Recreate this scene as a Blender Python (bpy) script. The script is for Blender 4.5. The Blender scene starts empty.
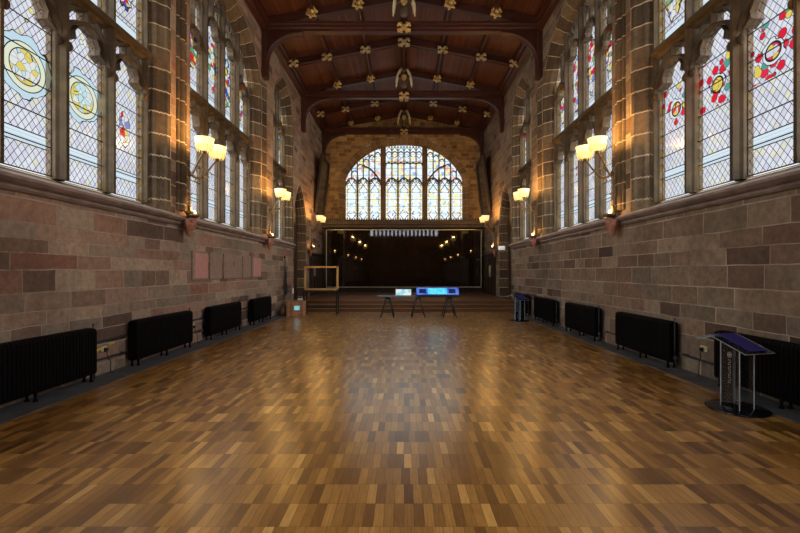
import bpy, math, random
from mathutils import Vector
random.seed(7)
sc = bpy.context.scene
COL = sc.collection
PI = math.pi

# ------------------------------------------------------------------ camera
F = 420.0; EYE = 1.85
cd = bpy.data.cameras.new('camera'); cam = bpy.data.objects.new('camera', cd); COL.objects.link(cam)
cam.location = (0, 0, EYE); cam.rotation_euler = (PI/2, 0, 0)
cd.sensor_width = 36; cd.lens = F/800*36
cd.shift_x = -4/800; cd.shift_y = 5.5/800
cd.clip_end = 300
sc.camera = cam
sc.view_settings.view_transform = 'Standard'; sc.view_settings.look = 'None'
sc.view_settings.gamma = 1; sc.view_settings.use_curve_mapping = False
sc.view_settings.exposure = 0.55

# ------------------------------------------------------------------ world: overcast sky, brighter overhead and behind
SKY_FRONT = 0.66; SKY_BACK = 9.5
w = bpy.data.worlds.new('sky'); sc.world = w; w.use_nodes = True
nt = w.node_tree; nt.nodes.clear()
def N(nt, t, **kw):
    n = nt.nodes.new(t)
    for k, v in kw.items(): setattr(n, k, v)
    return n
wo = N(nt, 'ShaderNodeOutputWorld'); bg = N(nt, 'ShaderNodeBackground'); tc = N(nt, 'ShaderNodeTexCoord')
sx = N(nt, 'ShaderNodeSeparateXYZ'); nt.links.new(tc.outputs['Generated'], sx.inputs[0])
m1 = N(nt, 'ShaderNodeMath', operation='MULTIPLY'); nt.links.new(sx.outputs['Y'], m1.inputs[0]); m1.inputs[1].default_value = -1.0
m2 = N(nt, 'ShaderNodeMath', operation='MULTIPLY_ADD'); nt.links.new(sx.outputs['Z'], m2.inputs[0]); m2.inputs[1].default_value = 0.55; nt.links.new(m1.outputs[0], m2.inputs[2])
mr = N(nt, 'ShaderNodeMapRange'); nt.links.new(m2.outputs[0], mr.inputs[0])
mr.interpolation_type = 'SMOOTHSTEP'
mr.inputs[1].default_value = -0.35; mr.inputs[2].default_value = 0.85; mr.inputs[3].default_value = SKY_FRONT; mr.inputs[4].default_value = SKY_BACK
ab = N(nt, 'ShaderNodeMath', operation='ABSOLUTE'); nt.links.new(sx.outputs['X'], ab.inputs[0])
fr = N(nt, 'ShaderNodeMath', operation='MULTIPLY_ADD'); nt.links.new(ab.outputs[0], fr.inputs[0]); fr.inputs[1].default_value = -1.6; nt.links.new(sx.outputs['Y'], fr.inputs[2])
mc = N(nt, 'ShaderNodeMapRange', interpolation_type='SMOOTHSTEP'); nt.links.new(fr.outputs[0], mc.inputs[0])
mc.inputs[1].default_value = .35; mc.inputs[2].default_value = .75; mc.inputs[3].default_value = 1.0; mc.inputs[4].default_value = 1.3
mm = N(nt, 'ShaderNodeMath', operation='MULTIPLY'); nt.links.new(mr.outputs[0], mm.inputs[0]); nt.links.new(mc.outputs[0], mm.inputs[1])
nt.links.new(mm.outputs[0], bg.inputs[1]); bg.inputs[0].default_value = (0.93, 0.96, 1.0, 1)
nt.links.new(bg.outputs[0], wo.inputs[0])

# ------------------------------------------------------------------ dimensions
XL, XR = -5.45, 5.30          # wall faces
YE, YB = 28.3, -3.0           # end wall, wall behind the camera
ZW = 11.35
def roofz(x): return 12.62 - .19*abs(x)
TRUSS = [16.2, 22.35, 28.02]
SILL0, SILL1 = 3.12, 3.44
GD = .45                       # depth of the glass behind the wall face

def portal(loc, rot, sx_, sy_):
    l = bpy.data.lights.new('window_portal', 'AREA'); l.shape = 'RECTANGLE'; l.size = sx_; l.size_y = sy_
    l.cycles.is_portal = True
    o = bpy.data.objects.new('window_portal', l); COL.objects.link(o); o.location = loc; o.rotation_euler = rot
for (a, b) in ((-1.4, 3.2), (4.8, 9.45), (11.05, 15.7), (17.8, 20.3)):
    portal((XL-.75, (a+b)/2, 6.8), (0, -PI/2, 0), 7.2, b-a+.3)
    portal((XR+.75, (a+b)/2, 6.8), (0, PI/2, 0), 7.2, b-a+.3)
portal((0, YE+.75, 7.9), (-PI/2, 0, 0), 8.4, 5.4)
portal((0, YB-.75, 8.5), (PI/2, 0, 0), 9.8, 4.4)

# ------------------------------------------------------------------ materials
class E:
    """tiny expression builder for math nodes"""
    nt = None
    def __init__(s, v): s.v = v
    @staticmethod
    def op(o, *a):
        n = E.nt.nodes.new('ShaderNodeMath'); n.operation = o
        for i, x in enumerate(a):
            x = x.v if isinstance(x, E) else x
            if isinstance(x, (int, float)): n.inputs[i].default_value = x
            else: E.nt.links.new(x, n.inputs[i])
        return E(n.outputs[0])
    def __add__(s, o): return E.op('ADD', s, o)
    def __radd__(s, o): return E.op('ADD', o, s)
    def __sub__(s, o): return E.op('SUBTRACT', s, o)
    def __rsub__(s, o): return E.op('SUBTRACT', o, s)
    def __mul__(s, o): return E.op('MULTIPLY', s, o)
    def __rmul__(s, o): return E.op('MULTIPLY', o, s)
    def __truediv__(s, o): return E.op('DIVIDE', s, o)
    def gt(s, o): return E.op('GREATER_THAN', s, o)
    def lt(s, o): return E.op('LESS_THAN', s, o)
    def abs(s): return E.op('ABSOLUTE', s)
    def fract(s): return E.op('FRACT', s)
    def floor(s): return E.op('FLOOR', s)
    def max(s, o): return E.op('MAXIMUM', s, o)
    def min(s, o): return E.op('MINIMUM', s, o)
    def sqrt(s): return E.op('SQRT', s)

def mat(name):
    m = bpy.data.materials.new(name); m.use_nodes = True
    nt = m.node_tree; nt.nodes.clear()
    out = N(nt, 'ShaderNodeOutputMaterial')
    return m, nt, out
def mix(nt, fac, a, b, mode='MIX'):
    n = N(nt, 'ShaderNodeMix', data_type='RGBA', blend_type=mode)
    for i, x in ((0, fac), (6, a), (7, b)):
        if isinstance(x, E): x = x.v
        if isinstance(x, (int, float)): n.inputs[i].default_value = x
        elif isinstance(x, tuple): n.inputs[i].default_value = (*x, 1)
        else: nt.links.new(x, n.inputs[i])
    return n.outputs[2]
def ramp(nt, fac, stops, const=False):
    r = N(nt, 'ShaderNodeValToRGB')
    if const: r.color_ramp.interpolation = 'CONSTANT'
    el = r.color_ramp.elements
    while len(el) < len(stops): el.new(.5)
    for e, (p, c) in zip(el, stops): e.position = p; e.color = (*c, 1)
    nt.links.new(fac.v if isinstance(fac, E) else fac, r.inputs[0]); return r.outputs[0]
def noise(nt, vec, scale, detail=4, rough=.6):
    n = N(nt, 'ShaderNodeTexNoise'); n.inputs['Scale'].default_value = scale; n.inputs['Detail'].default_value = detail
    n.inputs['Roughness'].default_value = rough
    if vec is not None: nt.links.new(vec, n.inputs['Vector'])
    return n.outputs[0]
def objco(nt): return N(nt, 'ShaderNodeTexCoord').outputs['Object']
def geoco(nt): return N(nt, 'ShaderNodeNewGeometry').outputs['Position']

def simple(name, col, rough=.6, metal=0, var=.25, scale=6, bump=0, emis=0, spec=.5, coat=0, stretch=None):
    m, nt, out = mat(name)
    p = N(nt, 'ShaderNodeBsdfPrincipled'); nt.links.new(p.outputs[0], out.inputs[0])
    v = objco(nt)
    if stretch:
        mp = N(nt, 'ShaderNodeMapping'); mp.inputs['Scale'].default_value = stretch; nt.links.new(v, mp.inputs[0]); v = mp.outputs[0]
    nz = noise(nt, v, scale)
    c = ramp(nt, nz, [(.3, tuple(x*(1-var) for x in col)), (.7, tuple(min(1, x*(1+var)) for x in col))])
    nt.links.new(c, p.inputs['Base Color'])
    p.inputs['Roughness'].default_value = rough; p.inputs['Metallic'].default_value = metal
    p.inputs['Specular IOR Level'].default_value = spec; p.inputs['Coat Weight'].default_value = coat
    if emis:
        nt.links.new(c, p.inputs['Emission Color']); p.inputs['Emission Strength'].default_value = emis
    if bump:
        b = N(nt, 'ShaderNodeBump'); b.inputs['Strength'].default_value = bump; b.inputs['Distance'].default_value = .01
        nt.links.new(noise(nt, v, scale*3), b.inputs['Height']); nt.links.new(b.outputs[0], p.inputs['Normal'])
    return m

def stone(name, bw, rh, stops, mortar, msize=.012, squash=.65, seed=0.0, bump=.6, stainscale=.35, wobble=.02, wear=.25, warp=0):
    m, nt, out = mat(name); E.nt = nt
    p = N(nt, 'ShaderNodeBsdfPrincipled'); nt.links.new(p.outputs[0], out.inputs[0])
    uv = N(nt, 'ShaderNodeTexCoord').outputs['UV']; pos = geoco(nt)
    # slightly wavy joints
    wn = N(nt, 'ShaderNodeTexNoise'); wn.inputs['Scale'].default_value = 1.7; wn.inputs['Detail'].default_value = 2; nt.links.new(pos, wn.inputs['Vector'])
    sub = N(nt, 'ShaderNodeVectorMath', operation='SUBTRACT'); nt.links.new(wn.outputs['Color'], sub.inputs[0]); sub.inputs[1].default_value = (.5-seed/wobble if wobble else .5, .5, .5)
    scl = N(nt, 'ShaderNodeVectorMath', operation='SCALE'); nt.links.new(sub.outputs[0], scl.inputs[0]); scl.inputs['Scale'].default_value = wobble
    add = N(nt, 'ShaderNodeVectorMath', operation='ADD'); nt.links.new(uv, add.inputs[0]); nt.links.new(scl.outputs[0], add.inputs[1])
    b = N(nt, 'ShaderNodeTexBrick', offset=.43, offset_frequency=2, squash=squash, squash_frequency=3)
    if warp:     # courses of uneven height, blocks of uneven length
        sp = N(nt, 'ShaderNodeSeparateXYZ'); nt.links.new(add.outputs[0], sp.inputs[0])
        su, sv = E(sp.outputs[0]), E(sp.outputs[1])
        v2 = sv + E.op('SINE', sv*5.3+.7)*warp
        row = (v2/rh).floor()
        u2 = su + E.op('SINE', su*1.9+row*2.4)*.16
        cbv = N(nt, 'ShaderNodeCombineXYZ'); nt.links.new(u2.v, cbv.inputs[0]); nt.links.new(v2.v, cbv.inputs[1])
        nt.links.new(cbv.outputs[0], b.inputs['Vector'])
    else: nt.links.new(add.outputs[0], b.inputs['Vector'])
    b.inputs['Scale'].default_value = 1; b.inputs['Brick Width'].default_value = bw; b.inputs['Row Height'].default_value = rh
    b.inputs['Mortar Size'].default_value = msize; b.inputs['Mortar Smooth'].default_value = .3; b.inputs['Bias'].default_value = 0
    b.inputs['Color1'].default_value = (0, 0, 0, 1); b.inputs['Color2'].default_value = (1, 1, 1, 1); b.inputs['Mortar'].default_value = (.5, .5, .5, 1)
    c = ramp(nt, b.outputs['Color'], stops)
    big = noise(nt, pos, stainscale, 5, .65)
    c = mix(nt, .75, c, ramp(nt, big, [(.32, (.40, .36, .32)), (.52, (.95, .92, .88)), (.72, (1.4, 1.32, 1.2))]), 'MULTIPLY')
    fine = noise(nt, pos, 9, 6, .7)
    c = mix(nt, .8, c, ramp(nt, fine, [(.3, (.62, .6, .58)), (.7, (1.3, 1.3, 1.3))]), 'MULTIPLY')
    # mortar worn away in places
    mw = E(b.outputs['Fac']) * E(ramp(nt, noise(nt, pos, 1.1, 3), [(.35, (wear,)*3), (.6, (1,)*3)]))
    c = mix(nt, mw, c, mortar)
    nt.links.new(c, p.inputs['Base Color']); p.inputs['Roughness'].default_value = .85; p.inputs['Specular IOR Level'].default_value = .25
    h = E(fine)*.35 + E(noise(nt, pos, 30, 4))*.15 - E(b.outputs['Fac'])*.5
    bp = N(nt, 'ShaderNodeBump'); bp.inputs['Strength'].default_value = bump; bp.inputs['Distance'].default_value = .025
    nt.links.new(h.v, bp.inputs['Height']); nt.links.new(bp.outputs[0], p.inputs['Normal'])
    return m

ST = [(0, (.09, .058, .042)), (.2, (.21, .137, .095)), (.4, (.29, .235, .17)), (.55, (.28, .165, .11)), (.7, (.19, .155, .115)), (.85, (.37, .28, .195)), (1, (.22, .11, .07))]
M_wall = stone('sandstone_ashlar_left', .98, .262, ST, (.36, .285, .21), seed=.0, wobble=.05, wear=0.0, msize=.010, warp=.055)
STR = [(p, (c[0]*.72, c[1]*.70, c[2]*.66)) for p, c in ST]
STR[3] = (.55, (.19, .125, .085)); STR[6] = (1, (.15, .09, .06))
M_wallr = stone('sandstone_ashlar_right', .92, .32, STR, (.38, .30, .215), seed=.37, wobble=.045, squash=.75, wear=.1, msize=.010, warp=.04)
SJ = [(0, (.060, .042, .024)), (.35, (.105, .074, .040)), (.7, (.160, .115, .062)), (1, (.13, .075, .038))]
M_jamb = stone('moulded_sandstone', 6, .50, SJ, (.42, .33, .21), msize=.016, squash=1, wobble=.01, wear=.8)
M_ejamb = stone('golden_moulded_stone', 6, .45, [(0, (.20, .12, .05)), (.5, (.34, .22, .10)), (1, (.27, .15, .07))], (.45, .33, .18), msize=.014, squash=1, wobble=.01, wear=.8)
M_emul = simple('lit_tone_tracery', (.20, .125, .055), .85, var=.3, scale=4, bump=.3, spec=.2)  # lit look of the end mullions is put into this brighter colour
M_trac = simple('backlit_tone_tracery', (.052, .035, .018), .85, var=.35, scale=4, bump=.4, spec=.2)  # albedo lowered: the backlit shade is painted into the stone colour
SE = [(0, (.17, .09, .032)), (.3, (.32, .19, .065)), (.6, (.45, .29, .10)), (1, (.24, .12, .045))]  # extra saturation paints the golden glow on the end wall into the stone
M_end = stone('glow_tinted_sandstone', .55, .26, SE, (.36, .27, .17), stainscale=.5)
M_string = simple('string_course_stone', (.22, .16, .125), .75, var=.3, scale=3, bump=.5, spec=.3)
M_pink = simple('red_sandstone', (.30, .13, .085), .8, var=.3, scale=8, bump=.5, spec=.2)
M_plaq = [simple('pink_plaque_stone', (.42, .21, .17), .8, var=.12, scale=10, spec=.2),
          simple('brown_plaque_stone', (.24, .165, .12), .8, var=.2, scale=10, spec=.2)]
M_kerb = simple('slate_kerb', (.05, .05, .052), .7, var=.4, scale=3, bump=.3)

# floor
def floor_mat(name, cx=0.0):
    m, nt, out = mat(name); E.nt = nt
    p = N(nt, 'ShaderNodeBsdfPrincipled'); nt.links.new(p.outputs[0], out.inputs[0])
    pos = geoco(nt)
    rv = []
    b = N(nt, 'ShaderNodeTexBrick', offset=.3, offset_frequency=3, squash=1)
    nt.links.new(pos, b.inputs['Vector'])
    b.inputs['Scale'].default_value = 1; b.inputs['Brick Width'].default_value = .076; b.inputs['Row Height'].default_value = .305
    b.inputs['Mortar Size'].default_value = .002; b.inputs['Mortar Smooth'].default_value = .5; b.inputs['Bias'].default_value = 0
    b.inputs['Color1'].default_value = (0, 0, 0, 1); b.inputs['Color2'].default_value = (1, 1, 1, 1); b.inputs['Mortar'].default_value = (.4, .4, .4, 1)
    b2 = N(nt, 'ShaderNodeTexBrick', offset=.3, offset_frequency=3, squash=1)
    nt.links.new(pos, b2.inputs['Vector'])
    b2.inputs['Scale'].default_value = 1; b2.inputs['Brick Width'].default_value = .304; b2.inputs['Row Height'].default_value = .305
    b2.inputs['Mortar Size'].default_value = 0; b2.inputs['Color1'].default_value = (0, 0, 0, 1); b2.inputs['Color2'].default_value = (1, 1, 1, 1); b2.inputs['Bias'].default_value = 0
    v = E(b.outputs['Color'])*.66 + E(b2.outputs['Color'])*.18 + .07
    c = ramp(nt, v, [(0.05, (.11, .040, .007)), (.3, (.23, .100, .017)), (.5, (.34, .158, .028)), (.7, (.43, .21, .040)), (.85, (.60, .33, .080)), (.95, (.85, .54, .18))])
    mp = N(nt, 'ShaderNodeMapping'); mp.inputs['Scale'].default_value = (40, 3, 1); nt.links.new(pos, mp.inputs[0])
    g = noise(nt, mp.outputs[0], 1.5, 6, .65)
    c = mix(nt, .7, c, ramp(nt, g, [(.3, (.62, .6, .56)), (.7, (1.3, 1.28, 1.26))]), 'MULTIPLY')
    big = noise(nt, pos, .45, 4)
    c = mix(nt, .6, c, ramp(nt, big, [(.3, (.72, .68, .64)), (.7, (1.2, 1.2, 1.2))]), 'MULTIPLY')
    c = mix(nt, E(b.outputs['Fac'])*.8, c, (.04, .016, .006))
    nt.links.new(c, p.inputs['Base Color'])
    rr = E(ramp(nt, g, [(.3, (.30,)*3), (.7, (.38,)*3)])) ; nt.links.new((rr + E(b.outputs['Color'])*.06).v, p.inputs['Roughness'])
    p.inputs['Specular IOR Level'].default_value = .5
    p.inputs['Coat Weight'].default_value = 1.0; p.inputs['Coat Roughness'].default_value = .23; p.inputs['Coat IOR'].default_value = 2.0
    bp = N(nt, 'ShaderNodeBump'); bp.inputs['Strength'].default_value = .07; bp.inputs['Distance'].default_value = .004
    nt.links.new((E(g)*.3 + E(b.outputs['Color'])*.06 - E(b.outputs['Fac'])).v, bp.inputs['Height']); nt.links.new(bp.outputs[0], p.inputs['Normal'])
    return m
M_floor = floor_mat('strip_parquet')

def wood(name, col, rough=.45, plank=0.0, axis='X', stretch=(3, 3, 3), var=.35, spec=.4):
    m, nt, out = mat(name); E.nt = nt
    p = N(nt, 'ShaderNodeBsdfPrincipled'); nt.links.new(p.outputs[0], out.inputs[0])
    pos = geoco(nt)
    mp = N(nt, 'ShaderNodeMapping'); mp.inputs['Scale'].default_value = stretch; nt.links.new(pos, mp.inputs[0])
    g = noise(nt, mp.outputs[0], 1.2, 6, .65)
    c = ramp(nt, g, [(.3, tuple(x*(1-var) for x in col)), (.7, tuple(x*(1+var) for x in col))])
    if plank:
        s = N(nt, 'ShaderNodeSeparateXYZ'); nt.links.new(pos, s.inputs[0])
        t = E(s.outputs[axis])/plank
        wn = N(nt, 'ShaderNodeTexWhiteNoise', noise_dimensions='1D'); nt.links.new(t.floor().v, wn.inputs['W'])
        c = mix(nt, .8, c, ramp(nt, wn.outputs[0], [(0, (.6, .6, .6)), (1, (1.35, 1.3, 1.25))]), 'MULTIPLY')
        gap = (t.fract()-.5).abs().gt(.45)
        c = mix(nt, gap*.85, c, tuple(x*.15 for x in col))
    nt.links.new(c, p.inputs['Base Color']); p.inputs['Roughness'].default_value = rough; p.inputs['Specular IOR Level'].default_value = spec
    return m
M_ceil = wood('mahogany_boards', (.092, .027, .009), .5, .15, 'X', (8, .6, 1))
M_beam = wood('dark_oak_beam', (.046, .012, .006), .4, stretch=(1, 8, 8))
M_step = wood('dais_boards', (.15, .072, .03), .35, stretch=(1, 10, 10))
M_panel = wood('dark_panelling', (.022, .011, .006), .4, .0, 'X', (5, 5, 1))
M_door = wood('oak_door', (.045, .022, .010), .5, .14, 'Y', (8, 8, 1))
M_gilt = simple('gilded_carving', (.55, .36, .11), .42, metal=.35, var=.45, scale=14, bump=.3)
M_giltdull = simple('faded_gilt', (.40, .30, .14), .6, metal=.1, var=.4, scale=14, bump=.3)
M_dkcarve = simple('dark_carved_oak', (.09, .06, .03), .5, var=.5, scale=20, bump=.3)
M_ivory = simple('pale_gilt_wing', (.66, .56, .34), .5, var=.15, scale=10)
M_iron = simple('black_cast_iron', (.0022, .0022, .0024), .55, var=.2, spec=.07)
M_pipe = simple('painted_pipe', (.02, .02, .022), .5)
M_brass = simple('aged_brass', (.20, .125, .045), .4, metal=.7, var=.3, scale=12)
M_cream = simple('cream_plastic', (.45, .36, .20), .5, var=.05)
M_white = simple('white_card', (.75, .75, .73), .6, var=.03)
M_lett = simple('pale_lettering', (.30, .31, .33), .6, var=.03)
M_black = simple('black_gloss', (.006, .006, .008), .12, var=.1)
M_blackm = simple('black_paint', (.008, .008, .008), .4, var=.1)
M_goldwood = wood('golden_wood', (.50, .28, .075), .35, stretch=(8, 8, 8), var=.15)
M_trim = simple('pale_metal_trim', (.33, .33, .25), .35, metal=.4, var=.05)
M_boxw = wood('slatted_wood', (.36, .19, .09), .5, .045, 'X', (1, 1, 8))
M_blue = simple('blue_cover', (.014, .013, .15), .6, var=.15, scale=3)
M_cable = simple('black_cable', (.012, .012, .013), .6)
M_yel = simple('yellow_pipe_paint', (.45, .36, .05), .5, var=.1)
M_alu = simple('grey_metal', (.18, .19, .20), .35, metal=.6, var=.1)
M_shade = simple('amber_glass_shade', (1.0, .74, .33), .5, var=.08, scale=20, emis=.72)
M_fringe = simple('amber_glass_fringe', (1.0, .60, .17), .5, var=.2, scale=60, emis=.5)
M_bulb = simple('lit_bulb', (1.0, .78, .5), .5, var=.0, emis=3.5)
def screen(name, c1, c2, s, st=1.0):
    m, nt, out = mat(name); E.nt = nt
    e = N(nt, 'ShaderNodeEmission'); nt.links.new(e.outputs[0], out.inputs[0])
    v = noise(nt, objco(nt), s, 3); nt.links.new(ramp(nt, v, [(.4, c1), (.6, c2)]), e.inputs[0]); e.inputs[1].default_value = st
    return m
M_scr1 = screen('cyan_screen', (.03, .42, .75), (.12, .62, .55), 7)
M_scr2 = screen('blue_lightbox', (.05, .09, .55), (.10, .20, .65), 3, .8)
M_scr3 = screen('white_blue_screen', (.12, .45, .60), (.65, .60, .52), 6)
M_scrd = simple('dark_blue_panel', (.01, .03, .12), .3)
M_stick = screen('glowing_cyan_sticker', (.18, .55, .6), (.3, .65, .7), 30, .6)  # sticker is no lamp; its glow is added as emission

def acrylic():
    m, nt, out = mat('clear_acrylic')
    g = N(nt, 'ShaderNodeBsdfGlossy'); g.inputs['Roughness'].default_value = .05; g.inputs[0].default_value = (.9, .95, 1, 1)
    t = N(nt, 'ShaderNodeBsdfTransparent'); t.inputs[0].default_value = (.90, .93, .94, 1)
    lw = N(nt, 'ShaderNodeLayerWeight'); lw.inputs[0].default_value = .25
    mx = N(nt, 'ShaderNodeMixShader'); nt.links.new(lw.outputs['Fresnel'], mx.inputs[0]); nt.links.new(t.outputs[0], mx.inputs[1]); nt.links.new(g.outputs[0], mx.inputs[2])
    nt.links.new(mx.outputs[0], out.inputs[0]); return m
M_acr = acrylic()
M_acredge = simple('polished_acrylic_edge', (.42, .47, .52), .15, var=.1, spec=.8)

def board_mat():
    m, nt, out = mat('dark_glazed_board'); E.nt = nt
    p = N(nt, 'ShaderNodeBsdfPrincipled'); nt.links.new(p.outputs[0], out.inputs[0])
    pos = geoco(nt); mp = N(nt, 'ShaderNodeMapping'); mp.inputs['Scale'].default_value = (1.2, 1, .7); nt.links.new(pos, mp.inputs[0])
    v = noise(nt, mp.outputs[0], 1.6, 8, .75)
    nt.links.new(ramp(nt, v, [(.4, (.006, .005, .004)), (.55, (.016, .008, .004)), (.7, (.012, .014, .006))]), p.inputs['Base Color'])
    p.inputs['Roughness'].default_value = .03; p.inputs['Specular IOR Level'].default_value = .5
    return m
M_board = board_mat()
M_paint = [simple('dark_oil_painting', (.035, .03, .022), .18, var=.6, scale=1.2, spec=.7)]

# ---- leaded stained glass: transparent, so the sky beyond lights the hall through it
def glass(name, half, fig=None, ring=None, plate=None, fcols=None, spots=None, base=((.74, .73, .84), (.88, .88, .93), (.80, .84, .87)), diamond=(.125, .165), fscale=6, dens=.5, leadw=.03, seed=0):
    m, nt, out = mat(name); E.nt = nt
    uvn = N(nt, 'ShaderNodeTexCoord'); s = N(nt, 'ShaderNodeSeparateXYZ'); nt.links.new(uvn.outputs['UV'], s.inputs[0])
    u, v = E(s.outputs[0]), E(s.outputs[1])
    rnd = E(N(nt, 'ShaderNodeObjectInfo').outputs['Random'])
    a = u/diamond[0] + v/diamond[1]; b = u/diamond[0] - v/diamond[1]
    lead = ((a.fract()-.5).abs().gt(.455)).max((b.fract()-.5).abs().gt(.455))
    cb = N(nt, 'ShaderNodeCombineXYZ'); 
    for i, x in enumerate((a.floor(), b.floor(), rnd*77)): nt.links.new(x.v, cb.inputs[i])
    wn = N(nt, 'ShaderNodeTexWhiteNoise'); nt.links.new(cb.outputs[0], wn.inputs[0])
    c = ramp(nt, wn.outputs[0], [(0, base[0]), (.45, base[1]), (.8, base[2]), (.95, (.88, .84, .62)), (1, (.76, .72, .86))])
    # blown glass unevenness
    cv = N(nt, 'ShaderNodeCombineXYZ')
    for i, x in enumerate((u, v, rnd*31+seed)): nt.links.new(x.v, cv.inputs[i])
    VEC = cv.outputs[0]
    c = mix(nt, .35, c, ramp(nt, noise(nt, VEC, 2.2, 3), [(.3, (.72, .74, .82)), (.7, (1.15, 1.15, 1.12))]), 'MULTIPLY')
    def vor(scale, feature='F1'):
        n = N(nt, 'ShaderNodeTexVoronoi', feature=feature); n.inputs['Scale'].default_value = scale; nt.links.new(VEC, n.inputs['Vector']); return n
    nb = (E(noise(nt, VEC, 2.5, 2))-.5)
    # border strips
    bd = u.abs().gt(half-.08)
    bl = (v/.16).floor()
    odd = ((bl/2).fract()).gt(.25)
    bc = mix(nt, odd, (.88, .68, .22), (.85, .88, .86))
    c = mix(nt, bd, c, bc)
    bline = ((u.abs()-(half-.08)).abs().lt(.009)).max(((v/.16).fract().lt(.09)).min(bd))
    lead = (lead*(1-bd)).max(bline)
    if spots:     # roses etc.
        (v0, v1, cols, sc_, th) = spots
        vo = vor(sc_)
        ms = (E(vo.outputs['Distance']).lt(th)) * v.gt(v0) * v.lt(v1) * (1-bd)
        cc = N(nt, 'ShaderNodeSeparateColor'); nt.links.new(vo.outputs['Color'], cc.inputs[0])
        c = mix(nt, ms, c, ramp(nt, cc.outputs[0], cols, True))
        lead = lead*(1-ms)
        lead = lead.max(((E(vo.outputs['Distance'])-th).abs().lt(.018)) * v.gt(v0) * v.lt(v1) * (1-bd))
    if fig:       # figure made of small coloured pieces
        (v0, v1, hw) = fig
        vc, vh = (v0+v1)/2, (v1-v0)/2
        r = ((u/hw)*(u/hw) + ((v-vc)/vh)*((v-vc)/vh)).sqrt() + nb*1.1
        ms = r.lt(1.0)
        vo = vor(fscale); ve = vor(fscale, 'DISTANCE_TO_EDGE')
        cc = N(nt, 'ShaderNodeSeparateColor'); nt.links.new(vo.outputs['Color'], cc.inputs[0])
        c = mix(nt, ms, c, ramp(nt, cc.outputs[0], fcols, True))
        lead = (lead*(1-ms)).max(ms*E(ve.outputs['Distance']).lt(leadw)).max((r-1.0).abs().lt(leadw))
    if ring:
        (vc, ro, ri, c1, c2, c3) = ring
        rr = (u*u*1.0 + (v-vc)*(v-vc)).sqrt()
        # mantling around the roundel
        rm = rr + nb*.38
        c = mix(nt, rm.lt(ro*1.3)*(1-bd), c, c3)
        lead = (lead*(1-rm.lt(ro*1.3))).max((rm-ro*1.3).abs().lt(.008)*(1-bd))
        c = mix(nt, rr.lt(ro), c, c1)
        vo = vor(9)
        cc = N(nt, 'ShaderNodeSeparateColor'); nt.links.new(vo.outputs['Color'], cc.inputs[0])
        c = mix(nt, rr.lt(ri), c, ramp(nt, cc.outputs[0], c2, True))
        lead = (lead*(1-rr.lt(ro))).max((rr-ro).abs().lt(.008)).max((rr-ri).abs().lt(.008))
        ve = vor(9, 'DISTANCE_TO_EDGE')
        lead = lead.max(rr.lt(ri)*E(ve.outputs['Distance']).lt(.02))
    if plate:
        (vp, ph) = plate
        mp_ = (u.abs().lt(half-.16))*((v-vp).abs().lt(ph))
        c = mix(nt, mp_, c, mix(nt, ((v/.055).fract()).lt(.3), (.80, .90, .95), (.64, .78, .86)))
        lead = (lead*(1-mp_)).max((u.abs().lt(half-.16))*(((v-vp).abs()-ph).abs().lt(.009)))
    # saddle bars
    lead = lead.max(((v/.47).fract()).lt(.045))
    tr = N(nt, 'ShaderNodeBsdfTransparent'); nt.links.new(c, tr.inputs[0])
    df = N(nt, 'ShaderNodeBsdfDiffuse'); df.inputs[0].default_value = (.03, .03, .035, 1)
    gl = N(nt, 'ShaderNodeBsdfGlossy'); gl.inputs['Roughness'].default_value = .2
    m0 = N(nt, 'ShaderNodeMixShader'); m0.inputs[0].default_value = .04
    nt.links.new(tr.outputs[0], m0.inputs[1]); nt.links.new(gl.outputs[0], m0.inputs[2])
    mx = N(nt, 'ShaderNodeMixShader'); nt.links.new(lead.v, mx.inputs[0]); nt.links.new(m0.outputs[0], mx.inputs[1]); nt.links.new(df.outputs[0], mx.inputs[2])
    nt.links.new(mx.outputs[0], out.inputs[0])
    return m
PAL = [(0, (.75, .80, .85)), (.3, (.05, .10, .55)), (.42, (.70, .03, .05)), (.52, (.85, .62, .12)), (.66, (.12, .38, .14)), (.76, (.80, .84, .80)), (.9, (.45, .20, .50))]
PALR = [(0, (.82, .84, .85)), (.36, (.80, .02, .04)), (.5, (.85, .66, .20)), (.68, (.25, .45, .2)), (.76, (.85, .85, .8)), (.9, (.25, .30, .65))]
EP0 = [(0, (.85, .66, .12)), (.5, (.75, .75, .8)), (.75, (.8, .05, .08))]
GY = [(0, (.86, .87, .82)), (.5, (.85, .70, .18)), (.75, (.60, .85, .86))]
G_lring = glass('leaded_glass_roundels', .56, ring=(1.60, .37, .27, (.86, .88, .66), GY, (.62, .80, .88)), plate=(.52, .10), spots=(2.3, 3.2, [(0, (.90, .78, .25)), (.5, (.85, .88, .7))], 4.5, .22))
G_lring2 = glass('leaded_glass_shields', .56, fig=(1.05, 1.75, .17), fcols=PALR, fscale=9, plate=(.45, .09), spots=(2.4, 3.2, [(0, (.90, .78, .25)), (.5, (.88, .9, .8))], 5, .2))
G_lup = glass('stained_glass_figures_left', .56, fig=(.70, 2.3, .34), fcols=PAL, fscale=7, plate=(.3, .09))
G_llow = glass('leaded_glass_plain_left', .56, spots=(1.0, 1.7, [(0, (.55, .75, .9)), (.4, (.88, .75, .25)), (.75, (.8, .85, .9))], 4, .28), plate=(.5, .1))
G_rup = glass('stained_glass_figures_right', .56, fig=(.6, 2.3, .36), fcols=PALR, fscale=7, plate=(.28, .10), seed=5)
G_rrose = glass('leaded_glass_roses', .56, spots=(1.45, 2.35, [(0, (.80, .02, .05)), (.5, (.85, .66, .12)), (.64, (.10, .38, .28)), (.78, (.85, .03, .08))], 5.5, .42), ring=(1.85, .145, .13, (.86, .88, .90), EP0, (.82, .84, .90)), plate=(.52, .10), seed=3)
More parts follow.
